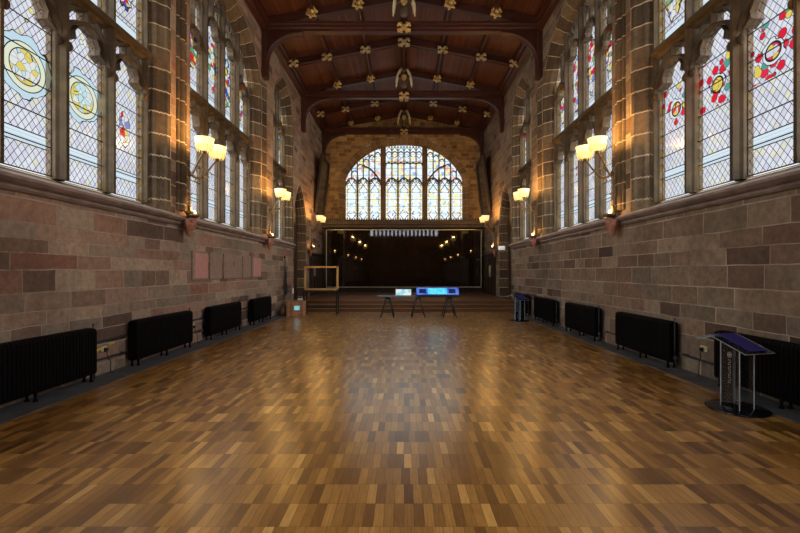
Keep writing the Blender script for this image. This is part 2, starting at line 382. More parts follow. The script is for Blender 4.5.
G_rlow = glass('leaded_glass_plain_right', .56, spots=(1.0, 2.4, [(0, (.75, .1, .2)), (.22, (.88, .75, .25)), (.6, (.7, .8, .88))], 4, .26), plate=(.5, .1), seed=9)
EP = [(0, (.80, .93, .97)), (.36, (.97, .84, .45)), (.56, (.76, .92, .95)), (.75, (.95, .95, .88)), (.94, (.45, .62, .85))]
EP2 = [(0, (.80, .90, .96)), (.3, (.92, .80, .40)), (.5, (.35, .50, .80)), (.62, (.85, .50, .45)), (.72, (.70, .86, .93))]
PALE = ((.74, .89, .97), (.88, .95, .99), (.93, .95, .90))
G_end = glass('end_window_figures', .36, fig=(.5, 2.2, .27), fcols=EP, fscale=5, leadw=.007, base=PALE, spots=(.1, .5, [(0, (.1, .25, .62)), (.55, (.85, .9, .95))], 5, .3), diamond=(.6, .8))
G_endu = glass('end_window_tracery', .3, fig=(.1, 1.7, .25), fcols=EP2, fscale=4.5, leadw=.007, base=PALE, diamond=(.6, .8), seed=4)
G_rear = glass('clear_leaded_glass', .3)

# ------------------------------------------------------------------ mesh helper
class MB:
    def __init__(s): s.v = []; s.f = []; s.uv = []; s.sm = []
    def face(s, pts, uv=None, smooth=False):
        i = len(s.v); s.v += [tuple(p) for p in pts]; s.f.append(list(range(i, i+len(pts)))); s.uv.append(uv); s.sm.append(smooth)
    def add(s, verts, faces, smooth=False):
        i = len(s.v); s.v += [tuple(p) for p in verts]
        for f in faces: s.f.append([i+k for k in f]); s.uv.append(None); s.sm.append(smooth)
    def box(s, x0, x1, y0, y1, z0, z1, bev=0):
        if bev:
            b = min(bev, (x1-x0)/3, (y1-y0)/3, (z1-z0)/3)
            vs = []
            for z, k in ((z0, 1), (z0+b, 0), (z1-b, 0), (z1, 1)):
                q = b if k else 0
                vs += [(x0+b, y0+q, z), (x1-b, y0+q, z), (x1-q, y0+b, z), (x1-q, y1-b, z), (x1-b, y1-q, z), (x0+b, y1-q, z), (x0+q, y1-b, z), (x0+q, y0+b, z)]
            fs = [tuple(range(7, -1, -1)), tuple(range(24, 32))]
            for L in range(3):
                for i in range(8): j = (i+1) % 8; fs.append((L*8+i, L*8+j, L*8+8+j, L*8+8+i))
            s.add(vs, fs); return
        vs = [(x, y, z) for z in (z0, z1) for y in (y0, y1) for x in (x0, x1)]
        s.add(vs, [(0, 2, 3, 1), (4, 5, 7, 6), (0, 1, 5, 4), (2, 6, 7, 3), (0, 4, 6, 2), (1, 3, 7, 5)])
    def hexa(s, b, t):   # two quads, bottom and top
        s.add(list(b)+list(t), [(3, 2, 1, 0), (4, 5, 6, 7), (0, 1, 5, 4), (1, 2, 6, 5), (2, 3, 7, 6), (3, 0, 4, 7)])
    def prism(s, poly, fn, a, b):   # poly of 2-tuples, fn(p, t) -> point
        n = len(poly); vs = [fn(p, a) for p in poly]+[fn(p, b) for p in poly]
        fs = [tuple(range(n-1, -1, -1)), tuple(range(n, 2*n))]+[(i, (i+1) % n, n+(i+1) % n, n+i) for i in range(n)]
        s.add(vs, fs)
    def tube(s, pts, r, seg=8, closed=False):
        pts = [Vector(p) for p in pts]; n = len(pts); rs = r if isinstance(r, (list, tuple)) else [r]*n
        vs = []; up = None
        for i, p in enumerate(pts):
            if closed: t = pts[(i+1) % n]-pts[i-1]
            else: t = pts[min(i+1, n-1)]-pts[max(i-1, 0)]
            t.normalize()
            if up is None: up = Vector((0, 0, 1)) if abs(t.z) < .9 else Vector((1, 0, 0))
            a = t.cross(up)
            if a.length < 1e-4: a = t.orthogonal()
            a.normalize(); up = a.cross(t).normalized()
            for k in range(seg):
                q = 2*PI*k/seg; vs.append(p+(a*math.cos(q)+up*math.sin(q))*rs[i])
        fs = []
        for i in range(n if closed else n-1):
            j = (i+1) % n
            for k in range(seg): l = (k+1) % seg; fs.append((i*seg+k, i*seg+l, j*seg+l, j*seg+k))
        if not closed: fs += [tuple(range(seg-1, -1, -1)), tuple((n-1)*seg+k for k in range(seg))]
        s.add(vs, fs, True)
    def lathe(s, prof, c=(0, 0, 0), seg=16, sx=1, sy=1):
        vs = []; fs = []
        for (r, z) in prof:
            for k in range(seg): q = 2*PI*k/seg; vs.append((c[0]+r*sx*math.cos(q), c[1]+r*sy*math.sin(q), c[2]+z))
        for i in range(len(prof)-1):
            for k in range(seg): l = (k+1) % seg; fs.append((i*seg+k, i*seg+l, (i+1)*seg+l, (i+1)*seg+k))
        if prof[0][0] > 0: fs.append(tuple(range(seg-1, -1, -1)))
        if prof[-1][0] > 0: fs.append(tuple((len(prof)-1)*seg+k for k in range(seg)))
        s.add(vs, fs, True)
    def ball(s, c, r, seg=12, rings=8):
        rr = r if isinstance(r, tuple) else (r, r, r)
        vs = []; fs = []
        for i in range(rings+1):
            a = -PI/2+PI*i/rings; cr = max(math.cos(a), .001)
            for k in range(seg): q = 2*PI*k/seg; vs.append((c[0]+rr[0]*cr*math.cos(q), c[1]+rr[1]*cr*math.sin(q), c[2]+rr[2]*math.sin(a)))
        for i in range(rings):
            for k in range(seg): l = (k+1) % seg; fs.append((i*seg+k, i*seg+l, (i+1)*seg+l, (i+1)*seg+k))
        s.add(vs, fs, True)
    def build(s, name, m, parent=None, loc=None, rz=0, kind=None, label=None, cat=None, group=None):
        me = bpy.data.meshes.new(name); me.from_pydata(s.v, [], s.f)
        if any(u is not None for u in s.uv):
            uvl = me.uv_layers.new(name='UVMap'); k = 0
            for f, u in zip(s.f, s.uv):
                for j in range(len(f)):
                    uvl.data[k].uv = u[j] if u is not None else (s.v[f[j]][0]+s.v[f[j]][1], s.v[f[j]][2]); k += 1
        me.polygons.foreach_set('use_smooth', s.sm)
        me.materials.append(m); me.update()
        o = bpy.data.objects.new(name, me); COL.objects.link(o)
        if parent: o.parent = parent
        if loc: o.location = loc
        if rz: o.rotation_euler.z = rz
        tag(o, label, cat, group, kind)
        return o
def tag(o, label=None, cat=None, group=None, kind=None):
    for k, v in (('label', label), ('category', cat), ('group', group), ('kind', kind)):
        if v: o[k] = v
    return o
def empty(name, loc=(0, 0, 0), rz=0, **kw):
    o = bpy.data.objects.new(name, None); COL.objects.link(o); o.location = loc; o.rotation_euler.z = rz; o.empty_display_size = .2
    return tag(o, **kw)
CH = {}
def copy_tree(o, parent=None):
    c = o.copy(); COL.objects.link(c)
    if parent: c.parent = parent
    for ch in [x for x in COL.objects if x.parent == o]: copy_tree(ch, c)
    return c

# frames of the four walls: (along, depth outward, z) -> point
WALLS = {
 'left': lambda s, d, z: (XL-d, s, z), 'right': lambda s, d, z: (XR+d, s, z),
 'end': lambda s, d, z: (s, YE+d, z), 'rear': lambda s, d, z: (s, YB-d, z)}

# ------------------------------------------------------------------ window openings
class Op:
    def __init__(s, a, b, spr, rise, p, q, zs0, zs1): s.a, s.b, s.spr, s.rise, s.p, s.q, s.zs0, s.zs1 = a, b, spr, rise, p, q, zs0, zs1; s.c = (a+b)/2; s.hw = (b-a)/2
    def top(s, x, o=0):
        t = min(1, abs(x-s.c)/(s.hw+o)); return s.spr+(s.rise+o)*max(0, 1-t**s.p)**s.q
    def outline(s, o, zs, n=24):
        pts = [(s.a-o, zs), (s.a-o, s.spr)]
        for i in range(1, n):
            x = s.c-(s.hw+o)*math.cos(PI*i/n); pts.append((x, s.top(x, o)))
        pts += [(s.b+o, s.spr), (s.b+o, zs)]
        return pts
RINGS = [(.37, 0), (.34, .015), (.28, .03), (.25, .09), (.19, .15), (.12, .19), (.085, .24), (.075, .31), (.05, .32), (.035, .37), (0, .39), (0, GD+.06)]
RINGS_END = [(.42, 0), (.40, -.05), (.30, -.06), (.28, .03), (.20, .05), (.18, .16), (.10, .18), (.08, .3), (0, .34), (0, GD+.06)]

def wall(name, key, s0, s1, ops, m, ztop, z0=0, label=''):
    P = WALLS[key]; mb = MB(); xs = {round(s0, 4), round(s1, 4)}
    O = {}
    for op in ops:
        o = op.rings[0][0]
        pts = op.outline(o, 0); xs |= {round(p[0], 4) for p in pts}
    k = s0
    while k < s1: xs.add(round(k, 4)); k += 1.5
    xs.add(0.0) if key in ('end', 'rear') else None
    xs = sorted(xs)
    for x0, x1 in zip(xs, xs[1:]):
        if x1-x0 < 1e-4: continue
        xm = (x0+x1)/2; hit = None
        for op in ops:
            o = op.rings[0][0]
            if op.a-o-1e-4 < xm < op.b+o+1e-4: hit = op
        def q(a0, a1, b0, b1):  # z bottoms a, tops b
            mb.face([P(x0, 0, a0), P(x1, 0, a1), P(x1, 0, b1), P(x0, 0, b0)], [(x0, a0), (x1, a1), (x1, b1), (x0, b0)])
        if not hit: q(z0, z0, ztop(x0), ztop(x1))
        else:
            o = hit.rings[0][0]
            if hit.zs0 > z0: q(z0, z0, hit.zs0, hit.zs0)
            q(hit.top(x0, o), hit.top(x1, o), ztop(x0), ztop(x1))
    w_ = mb.build(name, m, kind='structure', label=label)
    return w_
def reveal(key, op, m, parent, name='surround'):
    P = WALLS[key]; mb = MB(); prev = None; cross = 0
    for i, (o, d) in enumerate(op.rings):
        t = max(0, d)/(GD+.06); zs = op.zs0+(op.zs1-op.zs0)*t
        ol = op.outline(o, zs)
        ref = op.outline(op.rings[0][0], op.zs0); nn = len(ref)
        acc = [op.spr]
        for a, b in zip(ref[1:-1], ref[2:-1]): acc.append(acc[-1]+math.dist(a, b))
        tot = acc[-1]-op.spr
        L = [zs]+[min(q, 2*op.spr+tot-q) for q in acc]+[zs]
        if prev:
            po, pd, pL = prev; c2 = cross+math.hypot(op.rings[i][0]-op.rings[i-1][0], d-pd)
            for j in range(len(ol)-1):
                mb.face([P(po[j][0], pd, po[j][1]), P(po[j+1][0], pd, po[j+1][1]), P(ol[j+1][0], d, ol[j+1][1]), P(ol[j][0], d, ol[j][1])],
                        [(cross, pL[j]), (cross, pL[j+1]), (c2, pL[j+1]), (c2, pL[j])])
            mb.face([P(po[0][0], pd, po[0][1]), P(po[-1][0], pd, po[-1][1]), P(ol[-1][0], d, ol[-1][1]), P(ol[0][0], d, ol[0][1])],
                    [(po[0][0], pd+.05), (po[-1][0], pd+.05), (ol[-1][0], d+.05), (ol[0][0], d+.05)])
            cross = c2
        prev = (ol, d, L)
    return mb.build(name, m, parent)

def bar(mb, P, path, wd, d0, d1, ch=.35):
    """moulded stone bar swept along a path in the window plane"""
    n = len(path); rows = []
    for i, p in enumerate(path):
        a = path[max(i-1, 0)]; b = path[min(i+1, n-1)]
        tx, tz = b[0]-a[0], b[1]-a[1]; l = math.hypot(tx, tz) or 1; nx, nz = -tz/l, tx/l
        row = []
        for (k, d) in ((-.5, d1), (-.5, d0+(d1-d0)*.45), (-.30, d0+(d1-d0)*.32), (-.5*ch, d0), (.5*ch, d0), (.30, d0+(d1-d0)*.32), (.5, d0+(d1-d0)*.45), (.5, d1)):
            row.append(P(p[0]+nx*k*wd, d, p[1]+nz*k*wd))
        rows += row
    fs = []
    for i in range(n-1):
        for k in range(8): l = (k+1) % 8; fs.append((i*8+k, i*8+l, (i+1)*8+l, (i+1)*8+k))
    fs += [tuple(range(7, -1, -1)), tuple((n-1)*8+k for k in range(8))]
    mb.add(rows, fs)
def head(mb, P, a, b, z0, rise, wd, d0, d1, cusp=True, lim=None):
    c = (a+b)/2; hw = (b-a)/2; n = 7
    L = []; R = []
    for i in range(n+1):
        t = i/n; x = a+hw*(1-math.cos(t*PI/2)) ; z = z0+rise*(math.sin(t*PI/2)*.75+t*.25)
        L.append((x, z)); R.append((2*c-x, z))
    if lim: L = [(x, min(z, lim(x))) for x, z in L]; R = [(x, min(z, lim(x))) for x, z in R]
    bar(mb, P, L, wd, d0, d1); bar(mb, P, R, wd, d0, d1)
    if cusp:
        for sg in (-1, 1):
            x0 = c+sg*hw*.82; zz = z0+rise*.38
            pts = [(x0, zz-.10), (c+sg*hw*.52, zz-.03), (c+sg*hw*.56, zz+.10), (c+sg*hw*.40, zz+rise*.38), ]
            if lim: pts = [(x, min(z, lim(x)-.02)) for x, z in pts]
            bar(mb, P, pts, wd*.65, d0+.03, d1)

def pane(P, a, b, z0, topf, m, parent, n=8, v0=None):
    mb = MB(); c = (a+b)/2; v0 = z0 if v0 is None else v0
    xs = [a+(b-a)*i/n for i in range(n+1)]
    pts = [(a, z0), (b, z0)]+[(x, topf(x)) for x in reversed(xs)]
    mb.face([P(x, GD, z) for x, z in pts], [(x-c, z-v0) for x, z in pts])
    return mb.build('glass_pane', m, parent)

def side_window(idx, key, a, b, n, glo, gup, spr, rise, transom, label):
    P = WALLS[key]
    op = Op(a, b, spr, rise, 2.0, .60, SILL0, SILL1); op.rings = RINGS
    root = empty('window_%d' % idx, P((a+b)/2, 0, SILL0), kind='structure', label=label)
    inv = Vector(root.location)
    P0 = P
    P = lambda s, d, z: tuple(Vector(P0(s, d, z))-inv)
    # reveal uses WALLS directly: build relative
    WALLS['tmp'] = P
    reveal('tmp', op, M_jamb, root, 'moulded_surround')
    mb = MB(); pitch = (b-a)/n; zb = SILL1-.03
    d0, d1 = GD-.20, GD+.10
    for i in range(1, n):
        x = a+i*pitch
        bar(mb, P, [(x, zb), (x, op.top(x)+.02)], .15 if (n % 2 or i != n//2) else .19, d0, d1)
    for x in (a, b):
        bar(mb, P, [(x, zb), (x, op.spr)], .10, d0+.06, d1)
    tb = MB()
    bar(tb, P, [(a, transom), (b, transom)], .22, d0-.02, d1, .5)
    tb.build('transom', M_trac, root)
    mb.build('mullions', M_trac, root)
    tr = MB()
    for i in range(n):
        x0, x1 = a+i*pitch, a+(i+1)*pitch; c = (x0+x1)/2
        head(tr, P, x0+.03, x1-.03, transom-.95, .62, .07, GD-.14, d1)
        bar(tr, P, [(c, transom-.36), (c, transom-.05)], .06, GD-.12, d1)
        for sg in (-1, 1):
            bar(tr, P, [(c, transom-.10), (c+sg*pitch*.22, transom-.16), (c+sg*pitch*.42, transom-.45)], .05, GD-.1, d1)
            tr.ball(P(c+sg*pitch*.40, GD-.12, transom-.98), (.06, .07, .09), 8, 5)
        # upper tier heads follow the arch
        zsp = min(op.top(x0+.08), op.top(x1-.08))-.95
        zsp = min(zsp, op.spr+.25)
        lim = lambda x: op.top(x)
        head(tr, P, x0+.03, x1-.03, zsp, .55, .08, GD-.14, d1, lim=lim)
        if op.top(c) > zsp+.62:
            bar(tr, P, [(c, zsp+.5), (c, op.top(c))], .07, GD-.12, d1)
            for q0, q1 in ((x0, c), (c, x1)):
                zz = min(op.top(q0), op.top(q1))-.42
                if zz > zsp+.6: head(tr, P, q0+.02, q1-.02, zz, .30, .05, GD-.10, d1, cusp=False, lim=lim)
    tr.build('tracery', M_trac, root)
    for i in range(n):
        x0, x1 = a+i*pitch, a+(i+1)*pitch
        gl = glo[i % len(glo)]
        pane(P, x0+.02, x1-.02, SILL1, lambda x: transom, gl, root)
        pane(P, x0+.02, x1-.02, transom, lambda x: op.top(x), gup, root)
    return op

BAYS = [(-1.35, 3.2, 4), (4.8, 9.45, 4), (11.05, 15.7, 4), (17.85, 20.3, 2)]
names = ['nearest the camera and out of the picture', 'nearest in the picture', 'middle of the three in the picture', 'farthest and narrowest']
lops, rops = [], []
wi = 1
for k, (a, b, n) in enumerate(BAYS):
    glo = [[G_lring, G_lring, G_lring, G_lring2], [G_lring, G_lring, G_lring, G_lring2], [G_llow], [G_llow]][k]
    lops.append(side_window(wi, 'left', a, b, n, glo, G_lup, 8.75 if n == 4 else 8.9, 1.55 if n == 4 else 1.3, 6.72, 'tall traceried stained glass window in the left wall, %s' % names[k])); wi += 1
for k, (a, b, n) in enumerate(BAYS):
    glo = [[G_rrose], [G_rrose], [G_rlow], [G_rlow]][k]
    rops.append(side_window(wi, 'right', a, b, n, glo, G_rup, 8.75 if n == 4 else 8.9, 1.55 if n == 4 else 1.3, 6.72, 'tall traceried stained glass window in the right wall, %s' % names[k])); wi += 1

# ---- end window
def end_window():
    global wi
    a, b = -3.98, 3.98
    op = Op(a, b, 8.15, 2.38, 2.35, .76, 5.38, 5.45); op.rings = RINGS_END
    root = empty('window_%d' % wi, (0, YE, 5.38), kind='structure', label='great arched stained glass window of nine lights high in the end wall'); wi += 1
    P = lambda s, d, z: (s, d, z-5.38)
    WALLS['tmp'] = P
    reveal('tmp', op, M_ejamb, root, 'moulded_surround')
    d0, d1 = GD-.2, GD+.08
    thick = .36
    g0 = [(-3.98, -1.42), (-1.42+0, 1.42), (1.42, 3.98)]
    mb = MB(); tr = MB()
    for x in (-1.42, 1.42): bar(mb, P, [(x, 5.4), (x, op.top(x))], thick, d0-.1, d1, .4)
    hz = 7.95
    segs = []
    for gi, (p, q) in enumerate(g0):
        p2 = p+(thick/2 if gi > 0 else 0); q2 = q-(thick/2 if gi < 2 else 0)
        pt = (q2-p2)/3
        for i in range(3):
            x0, x1 = p2+i*pt, p2+(i+1)*pt; segs.append((gi, x0, x1))
            lim = lambda x: op.top(x)
            if i: bar(mb, P, [(x0, 5.4), (x0, min(hz+.35, op.top(x0)))], .12, d0, d1)
            head(tr, P, x0+.01, x1-.01, hz-.18, .52, .08, GD-.14, d1, cusp=True, lim=lim)
            c = (x0+x1)/2
            if gi == 1:
                for x in (x0, c):
                    if x > p2+.05: bar(tr, P, [(x, hz), (x, op.top(x))], .075, GD-.14, d1)
                for (u0, u1) in ((x0, c), (c, x1)):
                    for zz in (hz+1.22, hz+1.95):
                        if zz+.25 < op.top((u0+u1)/2): head(tr, P, u0, u1, zz-.05, .24, .05, GD-.12, d1, False, lim)
                bar(tr, P, [(x0, hz+1.35), (x1, hz+1.35)], .05, GD-.1, d1)
            else:
                for x in (x0, c):
                    if x > p2+.05 and op.top(x) > hz+.5: bar(tr, P, [(x, hz+.2), (x, op.top(x)-.02)], .07, GD-.14, d1)
                for (u0, u1) in ((x0, c), (c, x1)):
                    zz = min(op.top(u0), op.top(u1))-.38
                    if zz > hz+.45: head(tr, P, u0, u1, zz, .26, .05, GD-.12, d1, False, lim)
        # diagonal limbs in the side groups
        if gi != 1:
            sgn = 1 if gi == 0 else -1
            xi = q2 if gi == 0 else p2
            pts = [(xi-sgn*t*1.15, hz+.12+1.0*math.sin(t*PI/2)) for t in [i/6 for i in range(7)]]
            bar(tr, P, [(x, min(z, op.top(x))) for x, z in pts], .10, GD-.16, d1)
            cx = xi-sgn*1.15; tr.ball(P(cx, GD-.06, hz+1.15), (.10, .06, .10), 8, 5)
    mb.build('mullions', M_emul, root); tr.build('tracery', M_emul, root)
    for gi, x0, x1 in segs:
        pane(P, x0+.02, x1-.02, 5.4, lambda x: min(hz+.05, op.top(x)), G_end, root)
        c = (x0+x1)/2
        pane(P, x0+.02, c, hz+.05, lambda x: max(op.top(x), hz+.06), G_endu, root)
        pane(P, c, x1-.02, hz+.05, lambda x: max(op.top(x), hz+.06), G_endu, root)
    return op
eop = end_window()
# ---- window behind the camera (seen mirrored in the board)
def rear_window():
    global wi
    a, b = -4.7, 4.7
    op = Op(a, b, 9.2, 1.2, 2.4, .7, 6.85, 6.9); op.rings = RINGS
    root = empty('window_%d' % wi, (0, YB, 6.4), kind='structure', label='long window of narrow lights high behind the camera'); wi += 1
    P = lambda s, d, z: (s, -d, z-6.4)
    WALLS['tmp'] = P
    reveal('tmp', op, M_jamb, root, 'moulded_surround')
    mb = MB(); n = 17; pt = (b-a)/n
    for i in range(1, n):
        x = a+i*pt; bar(mb, P, [(x, 6.45), (x, op.top(x))], .34, GD-.2, GD+.08)
    mb.build('mullions', M_trac, root)
    for i in range(n): pane(P, a+i*pt, a+(i+1)*pt, 6.5, lambda x: op.top(x), G_rear, root, 3)
    return op
rop = rear_window()

# ---- archway with oak door near the dais, both sides
def arch_door(idx, key, a, b, label):
    P0 = WALLS[key]
    op = Op(a, b, 4.45, 1.75, 1.55, .72, 0.0, 0.0)
    op.rings = [(.22, 0), (.20, .05), (.13, .06), (.12, .16), (.05, .18), (.04, .32), (0, .34), (0, .55)]
    z0 = .16
    root = empty('door_%d' % idx, P0((a+b)/2, 0, 0), kind='structure', label=label)
    inv = Vector(root.location)
    P = lambda s, d, z: tuple(Vector(P0(s, d, z))-inv)
    WALLS['tmp'] = P
    # jamb reveals only (floor strip harmless)
    reveal('tmp', op, M_jamb, root, 'moulded_arch')
    mb = MB(); ol = op.outline(0, 0.02)
    mb.prism(ol, lambda p, t: P(p[0], t, p[1]), .46, .54)
    mb.build('door_leaf', M_door, root)
    hb = MB(); x = a+.25
    pts = [P(x+.06*math.cos(t*PI/6), .44, 1.15+.06*math.sin(t*PI/6)) for t in range(12)]
    hb.tube(pts, .009, 6, True); hb.build('door_handle', M_iron, root)
    return op
lop_d = arch_door(1, 'left', 20.95, 23.2, 'pointed stone archway with dark oak door in the left wall before the dais')
rop_d = arch_door(2, 'right', 20.95, 23.2, 'pointed stone archway with dark oak door in the right wall before the dais')

flat = lambda x: ZW
wall('wall_left', 'left', YB, YE, lops+[lop_d], M_wall, flat, label='left wall of weathered red and grey sandstone blocks')
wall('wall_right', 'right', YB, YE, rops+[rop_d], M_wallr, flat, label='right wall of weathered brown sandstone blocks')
wall('wall_end', 'end', XL, XR, [eop], M_end, roofz, label='glow-tinted golden stone gable wall around the great arched window')
wall('wall_rear', 'rear', XL, XR, [rop], M_end, roofz, label='stone wall behind the camera')

# ------------------------------------------------------------------ floor, kerbs, dais, ceiling
mb = MB(); mb.box(-4.9, 4.82, YB, 19.4, -.12, 0); mb.build('floor', M_floor, kind='structure', label='polished oak strip parquet floor')
mb = MB(); mb.box(XL, -4.9, YB, 19.4, -.12, .012); mb.build('trim_1', M_kerb, kind='structure', label='dark slate kerb strip along the left wall')
mb = MB(); mb.box(4.82, XR, YB, 19.4, -.12, .012); mb.build('trim_2', M_kerb, kind='structure', label='dark slate kerb strip along the right wall')
mb = MB()
prof = [(19.4, 0)]
for i in range(3):
    y = 19.4+.36*i; z = .16*(i+1)
    prof += [(y, z-.045), (y-.05, z-.045), (y-.05, z), ]
    if i < 2: prof += [(y+.36, z)]
prof += [(YE, .48), (YE, -.12), (19.4, -.12)]
mb.prism(prof, lambda p, t: (t, p[0], p[1]), XL, XR)
mb.build('dais_step', M_step, kind='structure', label='three broad wooden steps up to the dais')
mb = MB()
for sg in (-1, 1):
    x1 = XL if sg < 0 else XR
    mb.face([(0, YB, roofz(0)), (x1, YB, roofz(x1)), (x1, YE, roofz(x1)), (0, YE, roofz(0))])
    mb.face([(0, YB, roofz(0)+.2), (x1+sg*.8, YB, roofz(x1)+.05), (x1+sg*.8, YE, roofz(x1)+.05), (0, YE, roofz(0)+.2)])
mb.build('ceiling', M_ceil, kind='structure', label='low pitched boarded mahogany ceiling')

# string course below the windows
sprof = [(0, 2.98), (-.05, 2.985), (-.09, 3.02), (-.06, 3.06), (-.13, 3.085), (-.19, 3.13), (-.19, 3.17), (-.12, 3.205), (0, 3.25), (.03, 3.10)]
for i, (key, y1) in enumerate((('left', 20.6), ('right', 20.6))):
    P = WALLS[key]; mb = MB(); mb.prism(sprof, lambda p, t: P(t, p[0], p[1]), YB, y1)
    mb.build('trim_%d' % (3+i), M_string, kind='structure', label='projecting stone string course below the %s windows' % key)
# wall plates
for i, key in enumerate(('left', 'right')):
    P = WALLS[key]; mb = MB()
    mb.prism([(.0, 11.1), (-.18, 11.15), (-.22, 11.2), (-.22, 11.38), (-.3, 11.42), (-.3, 11.6), (0, 11.6)], lambda p, t: P(t, p[0], p[1]), YB, YE)
    mb.build('trim_%d' % (5+i), M_beam, kind='structure', label='moulded dark timber wall plate under the ceiling, %s side' % key)

# pier shafts (clustered colonnettes on the piers)
pn = 7
PIERS = [4.0, 10.25, 16.35]
for key in ('left', 'right'):
    P = WALLS[key]
    for y in PIERS:
        mb = MB()
        for dy, r in ((-.16, .05), (0, .085), (.16, .05)):
            pts = []
            z0, z1 = 3.35, 9.15
            seg = 10; vs = []; fs = []; uv = []
            zz = [z0+(z1-z0)*k/14 for k in range(15)]
            for a, b in zip(zz, zz[1:]):
                for q in range(seg):
                    a0, a1 = PI*q/seg, PI*(q+1)/seg
                    pA = (y+dy+r*math.cos(a0), -r*1.2*math.sin(a0)); pB = (y+dy+r*math.cos(a1), -r*1.2*math.sin(a1))
                    mb.face([P(pA[0], pA[1], a), P(pB[0], pB[1], a), P(pB[0], pB[1], b), P(pA[0], pA[1], b)], [(.1*q, a), (.1*q+.1, a), (.1*q+.1, b), (.1*q, b)])
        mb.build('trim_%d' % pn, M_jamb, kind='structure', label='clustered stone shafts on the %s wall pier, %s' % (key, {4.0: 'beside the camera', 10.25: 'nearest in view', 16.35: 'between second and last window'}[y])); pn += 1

# dado panelling round the dais
mb = MB()
mb.box(XL+.0, XR, YE-.10, YE, .48, 5.1)
for k in range(12):
    x = XL+.3+k*(XR-XL-.6)/11; mb.box(x-.05, x+.05, YE-.13, YE-.10, .48, .86)
for k in range(9):
    x = -4.52+k*1.13
    mb.tube([(x+.13*math.cos(t*PI/8), YE-.13, .68+.13*math.sin(t*PI/8)) for t in range(16)], .02, 6, True)
mb.build('trim_%d' % pn, M_panel, kind='structure', label='dark wooden panelling across the end wall with small carved rings'); pn += 1
mb = MB()
mb.prism([(YE-.10, 4.72), (YE-.50, 4.80), (YE-.52, 4.95), (YE-.58, 5.0), (YE-.58, 5.12), (YE, 5.12)], lambda p, t: (t, p[0], p[1]), XL+.02, XR-.02)
k = XL+.1
while k < XR-.1:
    mb.box(k-.035, k+.035, YE-.56, YE-.52, 5.12, 5.33); mb.ball((k, YE-.54, 5.36), (.05, .03, .05), 6, 4)
    mb.box(k+.035, k+.125, YE-.55, YE-.53, 5.12, 5.2)
    k += .16
mb.build('trim_%d' % pn, wood('cresting_oak', (.07, .042, .022), .5), kind='structure', label='dark carved cornice with a crested top under the end window'); pn += 1
for key in ('left', 'right'):
    P = WALLS[key]; mb = MB()
    y0 = 24.2
    mb.prism([(0, .48), (-.06, .48), (-.06, 2.85), (-.10, 2.9), (-.10, 3.0), (0, 3.02)], lambda p, t: P(t, p[0], p[1]), y0, YE-.12)
    y = y0+.05
    while y < YE-.3:
        for (z0, z1) in ((.6, 1.65), (1.78, 2.75)):
            b0 = [P(y+.05, -.06, z0), P(y+.75, -.06, z0), P(y+.75, -.06, z1), P(y+.05, -.06, z1)]
            b1 = [P(y+.12, -.085, z0+.07), P(y+.68, -.085, z0+.07), P(y+.68, -.085, z1-.07), P(y+.12, -.085, z1-.07)]
            mb.hexa(b0, b1)
        y += .84
    mb.build('trim_%d' % pn, M_panel, kind='structure', label='dark panelled wainscot on the %s wall of the dais' % key); pn += 1

# ------------------------------------------------------------------ roof timbers
ordn = ['nearest', 'middle', 'farthest']
for i, y in enumerate(TRUSS):
    y0, y1 = y-.17, y+.17
    t = empty('roof_truss', (0, y, 11.0), label='dark timber roof truss with arched braces, %s of the three' % ordn[i], cat='roof beam', group='roof trusses')
    R = lambda x, y_, z: (x, y_-y, z-11.0)
    mb = MB()
    mb.prism([(y0-.03, 11.42), (y0-.03, 11.32), (y0, 11.30), (y0, 11.2), (y0+.05, 11.16), (y0+.05, 11.07), (y1-.05, 11.07), (y1-.05, 11.16), (y1, 11.2), (y1, 11.30), (y1+.03, 11.32), (y1+.03, 11.42)],
             lambda p, x: R(x, p[0], p[1]), XL+.01, XR-.01)
    mb.build('tie_beam', M_beam, t)
    for sg, xw in ((1, XL), (-1, XR)):
        mb = MB(); xa, xb = sorted((xw, xw+sg*.20)); mb.box(xa, xb, y0, y1, 9.3, 11.1, .02)
        mb.v = [R(*v) for v in mb.v]; mb.build('wall_post', M_beam, t)
        mb = MB(); pts = [(xw+sg*.20, 11.09), (xw+sg*.20, 10.0)]
        for k in range(1, 13):
            a = PI/2*k/12; pts.append((xw+sg*(.20+1.35*(1-math.cos(a))), 10.0+1.02*math.sin(a)))
        pts += [(xw+sg*1.6, 11.09)]
        mb.prism(pts, lambda p, yy: R(p[0], yy, p[1]), y0+.05, y1-.05)
        arc = [(p[0], y, p[1]) for p in pts[1:-1]]
        for yy in (y0+.04, y1-.04): mb.tube([R(a, yy, c) for a, _, c in arc], .03, 6)
        mb.build('arched_brace', M_beam, t)
        mb = MB()
        pts = [(xw+sg*.02, 11.42), (xw+sg*.02, 11.60), (0, 12.58), (0, 12.30), (xw+sg*.6, 11.42)]
        mb.prism(pts, lambda p, yy: R(p[0], yy, p[1]), y0+.06, y1-.06); mb.build('principal_rafter', M_beam, t)
    mb = MB(); mb.box(-.12, .12, y-.1, y+.1, 11.42, 12.4); mb.v = [R(*v) for v in mb.v]; mb.build('king_post', M_beam, t)
MID = [19.2, 25.3]
